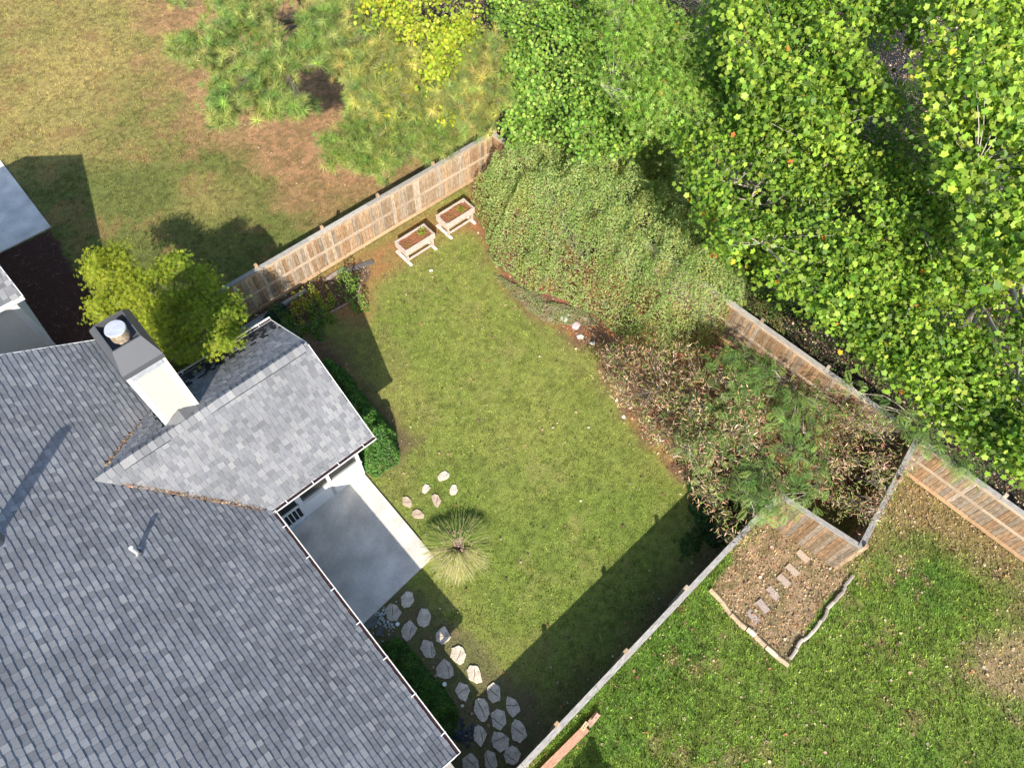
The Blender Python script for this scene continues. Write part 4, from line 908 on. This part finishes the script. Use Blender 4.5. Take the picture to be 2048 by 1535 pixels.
def heap(name, label, cat, poly, zref, hmax, n, T, size, cols, mat=None, group=None, rise=.5, lump=.5, depth=.45, upw=.8, rand=.5, kind=None, accents=None, acc_p=.02, stems=12, gate=None, trunk=True, edge=.25):
    """shrub built as a shell of leaves over branches; poly in photo pixels at height zref"""
    W_ = [tuple(at(a, b, zref)[:2]) for a, b in poly]; P_ = np.array(W_); lo = P_.min(0) - edge; hi = P_.max(0) + edge
    x = rng.uniform(lo[0], hi[0], n * 4); y = rng.uniform(lo[1], hi[1], n * 4); wob = (fbm(x, y, lump * 1.3, 3, 11) - .5) * edge * 3
    d = sdf(x, y, W_) + wob; ok = d > 0
    if gate is not None: ok &= fbm(x, y, lump * .8, 3, 13) > gate
    x, y, d = x[ok][:n], y[ok][:n], d[ok][:n]; m_ = len(x)
    lf = lambda x, y, d: hmax * (1 - np.exp(-d / rise)) * (.62 + .76 * fbm(x, y, lump, 3, 12))
    h = lf(x, y, d); e_ = .05; gx = (lf(x + e_, y, d) - h) / e_; gy = (lf(x, y + e_, d) - h) / e_
    z = np.maximum(.04, h - rng.random(m_) ** 1.6 * depth); pos = np.stack([x, y, z], 1)
    cen = P_.mean(0); out = np.stack([x - cen[0], y - cen[1]], 1); out /= np.linalg.norm(out, axis=1)[:, None] + 1e-6
    eg = np.exp(-d / rise)[:, None]
    nrm = np.hstack([-np.stack([gx, gy], 1) * .6 + out * eg * .8, np.full((m_, 1), upw)]) + rng.normal(0, rand, (m_, 3))
    nrm += np.array([to_sun[0], to_sun[1], 0]) * .55
    t = empty(name, (*cen, 0), label, cat, group)
    mb = MB()
    for k in rng.permutation(m_)[:stems]:
        s = np.array([*(cen + (pos[k, :2] - cen) * .35), -.02]); e = pos[k]; mk('branch', *tube([s, s * .5 + e * .5 + [0, 0, .15 * hmax], e], [.012 + .012 * hmax, .01 + .006 * hmax, .004], 5), M_bark, t)
    li = (fbm(x, y, lump * .6, 2, 15) * 2.2 * len(cols) - .6 * len(cols)).astype(int) + rng.integers(-1, 2, m_); col = palette(cols, m_, .13, np.clip(li, 0, len(cols) - 1))
    if accents: am = rng.random(m_) < acc_p; col[am] = palette(accents, int(am.sum()))
    v_, f_, c_ = scat(T, pos, nrm, rng.uniform(.65, 1.25, m_) * size, col)
    f0 = mk('foliage', v_, f_, mat or M_leaf, t, col=c_); tag(f0, kind='stuff'); return t
GR = [(.10, .20, .025), (.15, .27, .03), (.21, .33, .04), (.08, .17, .02)]
OR = [(.75, .30, .04), (.8, .55, .05), (.6, .2, .05), (.75, .6, .1)]
MG = [(.155, .26, .03), (.22, .34, .035), (.29, .40, .05), (.09, .17, .02)]
# underbrush on the forest floor
x = rng.uniform(-6, 26, 70000); y = rng.uniform(6, 38, 70000); ok = (sdf(x, y, Z_yard) < -.3) & (sdf(x, y, Z_nb) < -.5) & (sdf(x, y, Z_right) < -.2) & (fbm(x, y, 1.5, 3, 21) > .47) & (sdf(x, y, Z_grey) < .2); x, y = x[ok], y[ok]; n = len(x)
v_, f_, c_ = scat(T_oval, np.stack([x, y, rng.uniform(.1, 1.1, n)], 1), rng.normal(0, .5, (n, 3)) + [0, 0, 1], rng.uniform(.07, .16, n), palette([(.08, .16, .03), (.11, .21, .04), (.08, .13, .04)], n))
o = mk('underbrush', v_, f_, M_leaf, col=c_); tag(o, 'low green underbrush on the shaded forest floor', 'undergrowth', None, 'stuff')
# woodland trees
foliage_tree('maple_tree', 'maple whose bright crown fills the top edge right of centre, gray trunk showing', 'tree', [(1470, -60), (1860, -60), (1840, 120), (1770, 230), (1640, 280), (1500, 230), (1450, 100)], 6.5, 8.6, 480, 34, .25, T_maple, .16, MG, (1600, 300), 'broadleaf trees of the wood', M_gloss, M_barkpale, .17, .42, 70, accents=OR, acc_p=.003, indiv=300, seed=1)
foliage_tree('maple_tree', 'maple crown over the middle of the wood, right of the big pale shrub', 'tree', [(1380, 270), (1620, 250), (1800, 330), (1900, 420), (1880, 580), (1700, 640), (1560, 590), (1460, 500), (1400, 400)], 6.0, 7.8, 640, 34, .25, T_maple, .135, MG, (1740, 520), 'broadleaf trees of the wood', M_gloss, M_barkpale, .12, .38, 70, accents=OR, acc_p=.003, indiv=300, seed=2)
foliage_tree('maple_tree', 'maple with large yellow green leaves in the top right corner', 'tree', [(1880, -80), (2140, -80), (2140, 560), (1960, 520), (1900, 380), (1860, 200)], 7.5, 9.6, 440, 32, .28, T_maple, .175, MG[1:] + [(.36, .47, .06)], (2080, 330), 'broadleaf trees of the wood', M_gloss, M_barkpale, .17, .40, 80, accents=OR, acc_p=.003, indiv=300, seed=3)
foliage_tree('maple_tree', 'maple leaning over the fence at the right edge, thick pale trunk visible', 'tree', [(1620, 570), (1900, 550), (2140, 560), (2140, 940), (2050, 930), (1950, 860), (1870, 800), (1770, 720), (1690, 650)], 5.8, 7.6, 640, 32, .25, T_maple, .13, MG, (1895, 680), 'broadleaf trees of the wood', M_gloss, M_barkpale, .22, .40, 75, accents=OR, acc_p=.003, indiv=300, seed=4, lean=at(2075, 490, 7.5))
foliage_tree('willow_oak', 'tree with long narrow pointed leaves at the top, left of the maple', 'tree', [(1170, -60), (1500, -60), (1500, 120), (1470, 240), (1380, 290), (1280, 250), (1210, 160)], 5.2, 7.2, 460, 44, .27, T_star, .18, [(.19, .32, .04), (.26, .40, .06), (.34, .47, .11), (.13, .24, .03)], (1380, 230), 'broadleaf trees of the wood', M_gloss, M_barkpale, .12, .34, 60, accents=OR, acc_p=.004, seed=5)
foliage_tree('vine_covered_tree', 'vine draped tree of small round green leaves behind the fence corner', 'tree', [(990, -60), (1200, -60), (1240, 120), (1320, 250), (1260, 300), (1100, 280), (1030, 270), (1000, 160)], 3.6, 5.6, 460, 46, .25, T_round, .125, [(.17, .30, .05), (.23, .37, .06), (.32, .45, .08), (.12, .22, .03)], (1130, 200), 'broadleaf trees of the wood', M_gloss, M_bark, .14, .30, 55, seed=6)
foliage_tree('understory_tree', 'darker low tree beneath the maples beside the woods fence', 'tree', [(1500, 560), (1640, 640), (1780, 760), (1900, 850), (2048, 940), (2048, 700), (1850, 600), (1650, 500), (1520, 480)], 1.2, 3.2, 420, 40, .3, T_oval, .10, [(.08, .17, .025), (.12, .22, .03), (.07, .14, .025)], (1800, 700), 'broadleaf trees of the wood', M_leaf, M_bark, .08, .36, 70, seed=8)
foliage_tree('understory_tree', 'dim green tree deep in the wood at the upper right', 'tree', [(1500, 0), (2048, 0), (2100, 600), (1800, 560), (1500, 380), (1330, 260), (1350, 50)], 2.6, 5.2, 900, 40, .34, T_oval, .14, [(.09, .19, .025), (.13, .24, .03), (.08, .16, .025)], (1790, 300), 'broadleaf trees of the wood', M_leaf, M_bark, .1, .40, 90, seed=9)
# pines
PN = [(.20, .29, .06), (.26, .34, .07), (.34, .37, .10), (.14, .23, .05), (.31, .35, .09)]
pb = dict(group='pine trees', mat=M_needle, bark=M_bark, upw=.6, rand=.7, flat=.6, nlimb=14, twig=.014)
foliage_tree('pine_tree', 'pine reaching over the rust brown straw at the upper left', 'pine tree', [(430, -40), (720, -40), (760, 60), (740, 140), (670, 120), (620, 100), (560, 190), (650, 210), (560, 235), (480, 210), (440, 250), (420, 190), (440, 110), (380, 130), (340, 95), (420, 50)], 4.2, 6.4, 480, 4, .20, T_tufts, .36, PN, (640, 30), trunk_r=.16, jit=14, gate=.34, seed=11, **pb)
foliage_tree('pine_tree', 'pine whose low boughs hang above the long fence', 'pine tree', [(640, 275), (700, 245), (690, 190), (800, 220), (900, 190), (960, 220), (950, 270), (880, 300), (800, 330), (775, 360), (740, 345), (700, 335), (650, 310)], 3.0, 4.2, 340, 4, .18, T_tufts, .32, PN, (880, 190), trunk_r=.15, jit=14, gate=.28, seed=12, **pb)
foliage_tree('pine_tree', 'yellowing pine standing tallest behind the fence corner', 'pine tree', [(700, 40), (860, 90), (960, 60), (1005, 100), (1000, 200), (970, 250), (880, 210), (780, 230), (700, 190), (680, 110)], 4.6, 6.8, 420, 4, .20, T_tufts, .32, [(.24, .28, .06), (.33, .33, .08), (.40, .36, .09), (.18, .25, .06)], (870, 130), trunk_r=.17, jit=16, gate=.25, seed=13, **pb)
foliage_tree('pine_tree', 'pine bough tips poking in at the top left of the straw', 'pine tree', [(280, -60), (420, -60), (410, 0), (360, 15), (300, -10)], 4.5, 5.5, 40, 5, .22, T_tufts, .28, PN, (420, -60), trunk_r=.12, jit=10, seed=14, **pb)
foliage_tree('climbing_vine', 'yellow green vine with heart shaped leaves climbing the tall pine', 'vine', [(720, -50), (960, -50), (940, 60), (900, 110), (880, 180), (850, 140), (810, 80), (740, 40)], 6.6, 7.2, 230, 20, .22, T_round, .115, [(.34, .40, .03), (.42, .44, .05), (.28, .36, .03)], (875, 120), mat=M_gloss, trunk_r=.03, jit=18, gate=.36, gs=40, seed=15, nlimb=8, group='vines on the pines')
foliage_tree('climbing_vine', 'thin strand of yellow vine leaves trailing down the pine boughs', 'vine', [(770, 120), (795, 120), (800, 200), (785, 240), (770, 200)], 6.2, 6.6, 26, 9, .12, T_round, .10, [(.42, .42, .02), (.36, .40, .03)], (850, 140), mat=M_gloss, trunk_r=.02, jit=4, seed=16, nlimb=3, group='vines on the pines')
foliage_tree('climbing_vine', 'short vine strand of yellow leaves hanging at the right of the tall pine', 'vine', [(880, 120), (900, 120), (905, 240), (885, 250)], 6.4, 6.7, 30, 9, .12, T_round, .10, [(.42, .42, .02), (.36, .40, .03)], (860, 150), mat=M_gloss, trunk_r=.02, jit=6, seed=17, nlimb=3, group='vines on the pines')
# small golden tree by the chimney
yf = lambda p: (S(-(p @ np.array([U[0], U[1], 0])) + (at(330, 600, 3) @ np.array([U[0], U[1], 0])), -1.4, .6)) * .45 + .05
foliage_tree('golden_tree', 'round yellow green tree between the chimney and the long fence', 'tree', [(170, 520), (235, 500), (270, 545), (330, 530), (400, 525), (440, 570), (485, 620), (480, 680), (420, 700), (385, 735), (320, 700), (270, 650), (200, 630), (140, 600), (200, 590)], 2.2, 4.0, 430, 46, .17, T_star, .12, [(.17, .27, .03), (.23, .34, .03), (.13, .21, .025), (.30, .38, .04)], (335, 640), trunk_r=.09, jit=24, gate=.33, gs=42, seed=21, nlimb=14, yellow=((.50, .46, .03), yf), rand=.5)
# the big fine leaved shrub
heap('arching_shrub', 'huge pale green fine leaved shrub spilling over the lawn from the woods fence', 'shrub', [(950, 345), (1000, 300), (1090, 262), (1180, 250), (1310, 270), (1410, 350), (1470, 440), (1510, 520), (1500, 590), (1430, 640), (1320, 655), (1245, 600), (1145, 535), (1050, 495), (995, 445), (970, 390)], 1.9, 3.5, 170000, T_oval, .08, [(.23, .33, .09), (.31, .41, .13), (.40, .49, .19), (.26, .34, .12), (.36, .41, .12)], M_leaf, rise=.5, lump=.55, depth=.75, rand=.8, stems=60, edge=.3, accents=[(.5, .5, .25), (.3, .2, .1)], acc_p=.05)
heap('olive_thicket', 'dim olive brown thicket between the pale shrub and the maples', 'shrub', [(1260, 250), (1400, 270), (1500, 400), (1570, 540), (1600, 620), (1520, 620), (1460, 500), (1380, 380), (1290, 310)], 1.6, 2.6, 26000, T_oval, .09, [(.14, .17, .05), (.20, .22, .06), (.24, .16, .08), (.12, .18, .05)], rise=.5, lump=.5, depth=1.0, rand=.9, stems=40, edge=.3)
heap('groundcover_shrub', 'pale trailing groundcover at the lawn edge under the big shrub', 'shrub', [(985, 540), (1030, 560), (1100, 600), (1180, 620), (1200, 650), (1100, 640), (1040, 600)], .2, .25, 5000, T_oval, .06, [(.3, .33, .16), (.24, .3, .12), (.36, .3, .2)], rise=.2, lump=.4, depth=.15, stems=4, edge=.15)
# wilted shrubs: hanging dry leaves on bare branches, green fern leaves over them
DR = [(.46, .29, .18), (.58, .43, .30), (.34, .19, .11), (.26, .28, .09), (.18, .25, .06), (.24, .27, .08)]
wilt = dict(mat=M_dry, bark=M_bark, upw=-.1, rand=.9, flat=.9, nlimb=22, twig=.009, trunk_r=.06, group='wilted shrubs')
foliage_tree('wilted_shrub', 'sprawling wilted shrub of curled brown leaves leaning onto the lawn', 'shrub', [(1190, 690), (1260, 680), (1360, 690), (1480, 720), (1520, 800), (1500, 900), (1420, 930), (1340, 900), (1270, 830), (1210, 760)], .7, 2.6, 620, 16, .16, T_narrow, .15, DR, (1400, 830), jit=20, gate=.36, gs=45, seed=31, low=.8, **wilt)
foliage_tree('wilted_shrub', 'wilted brown shrub filling the fenced corner beside the jog', 'shrub', [(1560, 780), (1700, 800), (1790, 850), (1820, 930), (1740, 1060), (1690, 1040), (1600, 980), (1500, 960), (1440, 860), (1500, 780)], .8, 2.5, 480, 16, .16, T_narrow, .15, DR, (1640, 930), jit=14, gate=.40, gs=40, seed=32, low=.8, **wilt)
foliage_tree('wilted_shrub', 'wilted twigs hanging over the gray fence above the mulch bed', 'shrub', [(1360, 900), (1480, 930), (1560, 960), (1540, 1040), (1470, 1090), (1440, 1040), (1390, 980)], .9, 2.2, 230, 11, .17, T_narrow, .18, DR, (1450, 960), jit=12, gate=.38, gs=40, seed=33, low=.8, **wilt)
FN = [(.12, .21, .05), (.17, .27, .07), (.24, .34, .09), (.09, .17, .04)]
fk = dict(mat=M_leaf, bark=M_barkpale, upw=1.0, rand=.35, flat=.35, nlimb=16, twig=.01, trunk_r=.06, group='feathery leaved saplings')
foliage_tree('mimosa_sapling', 'feathery green sapling spread above the wilted shrubs by the woods fence', 'tree', [(1440, 690), (1540, 720), (1660, 820), (1640, 880), (1520, 820), (1420, 740)], 2.1, 2.8, 80, 5, .24, T_frond, .30, FN, (1600, 760), jit=18, gate=.38, gs=40, seed=41, **fk)
foliage_tree('mimosa_sapling', 'feathery green sapling over the middle of the wilted shrubs', 'tree', [(1400, 780), (1560, 800), (1680, 900), (1620, 1000), (1500, 1040), (1400, 960), (1340, 880)], 2.0, 2.8, 110, 5, .24, T_frond, .30, FN, (1530, 900), jit=18, gate=.38, gs=40, seed=42, **fk)
foliage_tree('mimosa_sapling', 'thin feathery growth beyond the fence corner at the right', 'tree', [(1660, 740), (1780, 800), (1900, 900), (1960, 960), (1900, 950), (1840, 890), (1760, 800)], 1.9, 2.4, 50, 6, .22, T_frond, .30, FN, (1820, 830), jit=12, seed=43, **fk)
heap('dark_shrub', 'dark green leafy shrub in the shade at the foot of the gray fence', 'shrub', [(1395, 950), (1440, 930), (1480, 1000), (1470, 1080), (1430, 1110), (1400, 1050)], .6, 1.2, 3500, T_oval, .11, [(.05, .12, .025), (.08, .18, .035), (.04, .09, .03)], rise=.3, lump=.5, stems=8)
heap('laurel_seedling', 'small dark seedling in the shaded bed left of the dark green shrub', 'shrub', [(1355, 1070), (1395, 1060), (1400, 1110), (1365, 1120)], .3, .5, 260, T_oval, .12, [(.06, .14, .03), (.05, .12, .03)], rise=.2, lump=.4, stems=4)
# hedges
HG = [(.06, .15, .03), (.09, .22, .04), (.14, .30, .05), (.05, .12, .02)]
heap('holly_hedge', 'glossy dark green hedge along the porch gable end', 'hedge', [(632, 700), (665, 705), (720, 765), (790, 850), (788, 905), (745, 938), (720, 920), (705, 860), (660, 780)], .8, 1.15, 11000, T_oval, .085, HG, M_gloss, rise=.25, lump=.5, depth=.35, stems=14, edge=.1)
heap('boxwood_hedge', 'low dark hedge strip under the long gutter beside the path', 'hedge', [(745, 1285), (790, 1262), (850, 1330), (905, 1400), (920, 1440), (900, 1470), (850, 1440)], .4, .62, 9000, T_oval, .06, HG, M_gloss, rise=.2, lump=.45, depth=.3, stems=10, edge=.1)
# flower bed shrubs
RB = [(.07, .16, .035), (.11, .23, .04), (.16, .28, .05)]
heap('rose_bush', 'yellow topped rose bush against the fence, highest in the flower bed', 'shrub', [(575, 590), (620, 568), (655, 575), (650, 605), (600, 640), (570, 620)], .8, 1.25, 1400, T_oval, .10, [(.30, .34, .04), (.22, .30, .04), (.38, .36, .04)], rise=.2, lump=.22, stems=10, gate=.43, edge=.3, depth=.8, rand=.9)
heap('rose_bush', 'bright leaved rose bush at the right end of the flower bed', 'shrub', [(660, 540), (700, 530), (722, 560), (722, 600), (695, 600), (665, 575)], .7, 1.15, 1200, T_oval, .10, [(.14, .27, .04), (.22, .34, .05), (.10, .2, .04)], rise=.2, lump=.22, stems=10, gate=.43, edge=.3, depth=.8, rand=.9)
heap('rose_bush', 'dull green rose bush in the middle of the flower bed', 'shrub', [(600, 600), (650, 590), (660, 620), (640, 650), (600, 650)], .5, .9, 1300, T_oval, .09, RB, rise=.2, lump=.22, stems=10, gate=.43, edge=.3, depth=.7, rand=.9)
heap('rose_bush', 'shaded bush of the flower bed nearest the porch roof', 'shrub', [(540, 610), (590, 620), (610, 665), (580, 690), (545, 665)], .5, .9, 1400, T_oval, .09, RB, rise=.2, lump=.22, stems=10, gate=.42, edge=.3, depth=.7, rand=.9)
heap('fern_clump', 'dark blue green clump at the left end of the flower bed', 'shrub', [(520, 620), (560, 590), (580, 610), (560, 650), (530, 660)], .4, .7, 800, T_narrow, .18, [(.04, .11, .06), (.05, .13, .06)], rise=.25, lump=.4, stems=5, edge=.1)
heap('weedy_shrub', 'thin reddish weed patch at the fence corner below the big shrub', 'shrub', [(945, 370), (975, 360), (990, 420), (975, 455), (950, 440)], .3, .45, 500, T_oval, .08, [(.14, .2, .07), (.25, .12, .06)], rise=.2, lump=.3, stems=4, gate=.45, edge=.1)
# fountain grass
def fountain(px, py, R_, H_, n):
    c = at(px, py); t = empty('fountain_grass', c, 'pink plumed clump of fountain grass at the patio corner', 'ornamental grass'); v_ = []; f_ = []; cs = []
    for i in range(n):
        a = rng.random() * 6.283; a += .35 * math.sin(3 * a + 1) + .2 * math.sin(7 * a); o_ = rng.random() ** .6; L_ = R_ * (.35 + .7 * o_) * rng.uniform(.8, 1.15); hh = H_ * (1.05 - .55 * o_) * rng.uniform(.8, 1.1); dx, dy = math.cos(a), math.sin(a); w_ = rng.uniform(.007, .015); sx, sy = -dy * w_, dx * w_
        b = c + np.array([dx, dy, 0]) * rng.uniform(0, .14); k = len(v_); q = []
        for s in (0, .4, .75, 1.0):
            r = L_ * s; bd_ = .18 * math.sin(i * 1.7) * s * s * L_; z = hh * (1.9 * s - 1.25 * s * s); p = b + [dx * r - dy * bd_, dy * r + dx * bd_, max(z, .01)]; ww = 1 - s * .85; v_ += [p + [sx * ww, sy * ww, 0], p - [sx * ww, sy * ww, 0]]
        for j in range(3): f_.append((k + 2 * j, k + 2 * j + 1, k + 2 * j + 3, k + 2 * j + 2))
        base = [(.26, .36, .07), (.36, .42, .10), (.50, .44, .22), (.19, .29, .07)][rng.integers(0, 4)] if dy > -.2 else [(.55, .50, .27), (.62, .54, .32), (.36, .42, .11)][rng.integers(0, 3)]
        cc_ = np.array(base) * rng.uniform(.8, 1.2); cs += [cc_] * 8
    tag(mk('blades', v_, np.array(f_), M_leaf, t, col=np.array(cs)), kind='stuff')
    m_ = 320; a = rng.random(m_) * 6.283; r = np.abs(rng.normal(0, .38, m_)) * R_ + .03; p = c + np.stack([np.cos(a) * r, np.sin(a) * r, H_ * (.85 - .45 * r / R_) + rng.normal(0, .06, m_)], 1)
    v2, f2, c2 = scat(T_narrow, p, rng.normal(0, 1, (m_, 3)), rng.uniform(.05, .12, m_), palette([(.55, .32, .30), (.48, .33, .25), (.6, .42, .40)], m_)); tag(mk('plumes', v2, f2, M_dry, t, col=c2), kind='stuff')
fountain(917, 1100, .92, .85, 3800)
for (a, b), (c_1, d_1), l in (((1207, 1322), (1200, 1268), 'single yellow weed stalk nearer the gray fence in shade'), ((1163, 1345), (1156, 1305), 'single yellow weed stalk standing farther left in shade')):
    p = at(a, b); q = at(c_1, d_1, .75); o = mk('weed_stalk', *tube([p, (p + q) / 2 + [.02, 0, .03], q], [.008, .006, .01], 4), M_leaf, col=np.array([.5, .45, .12])); tag(o, l, 'weed', 'weed stalks')
heap('garden_shrub', 'rounded shrub below the frame whose shadow reaches the side yard grass', 'shrub', [(1140, 1660), (1240, 1640), (1300, 1720), (1200, 1760)], 1.2, 2.1, 5000, T_oval, .12, GR, rise=.4, lump=.6)
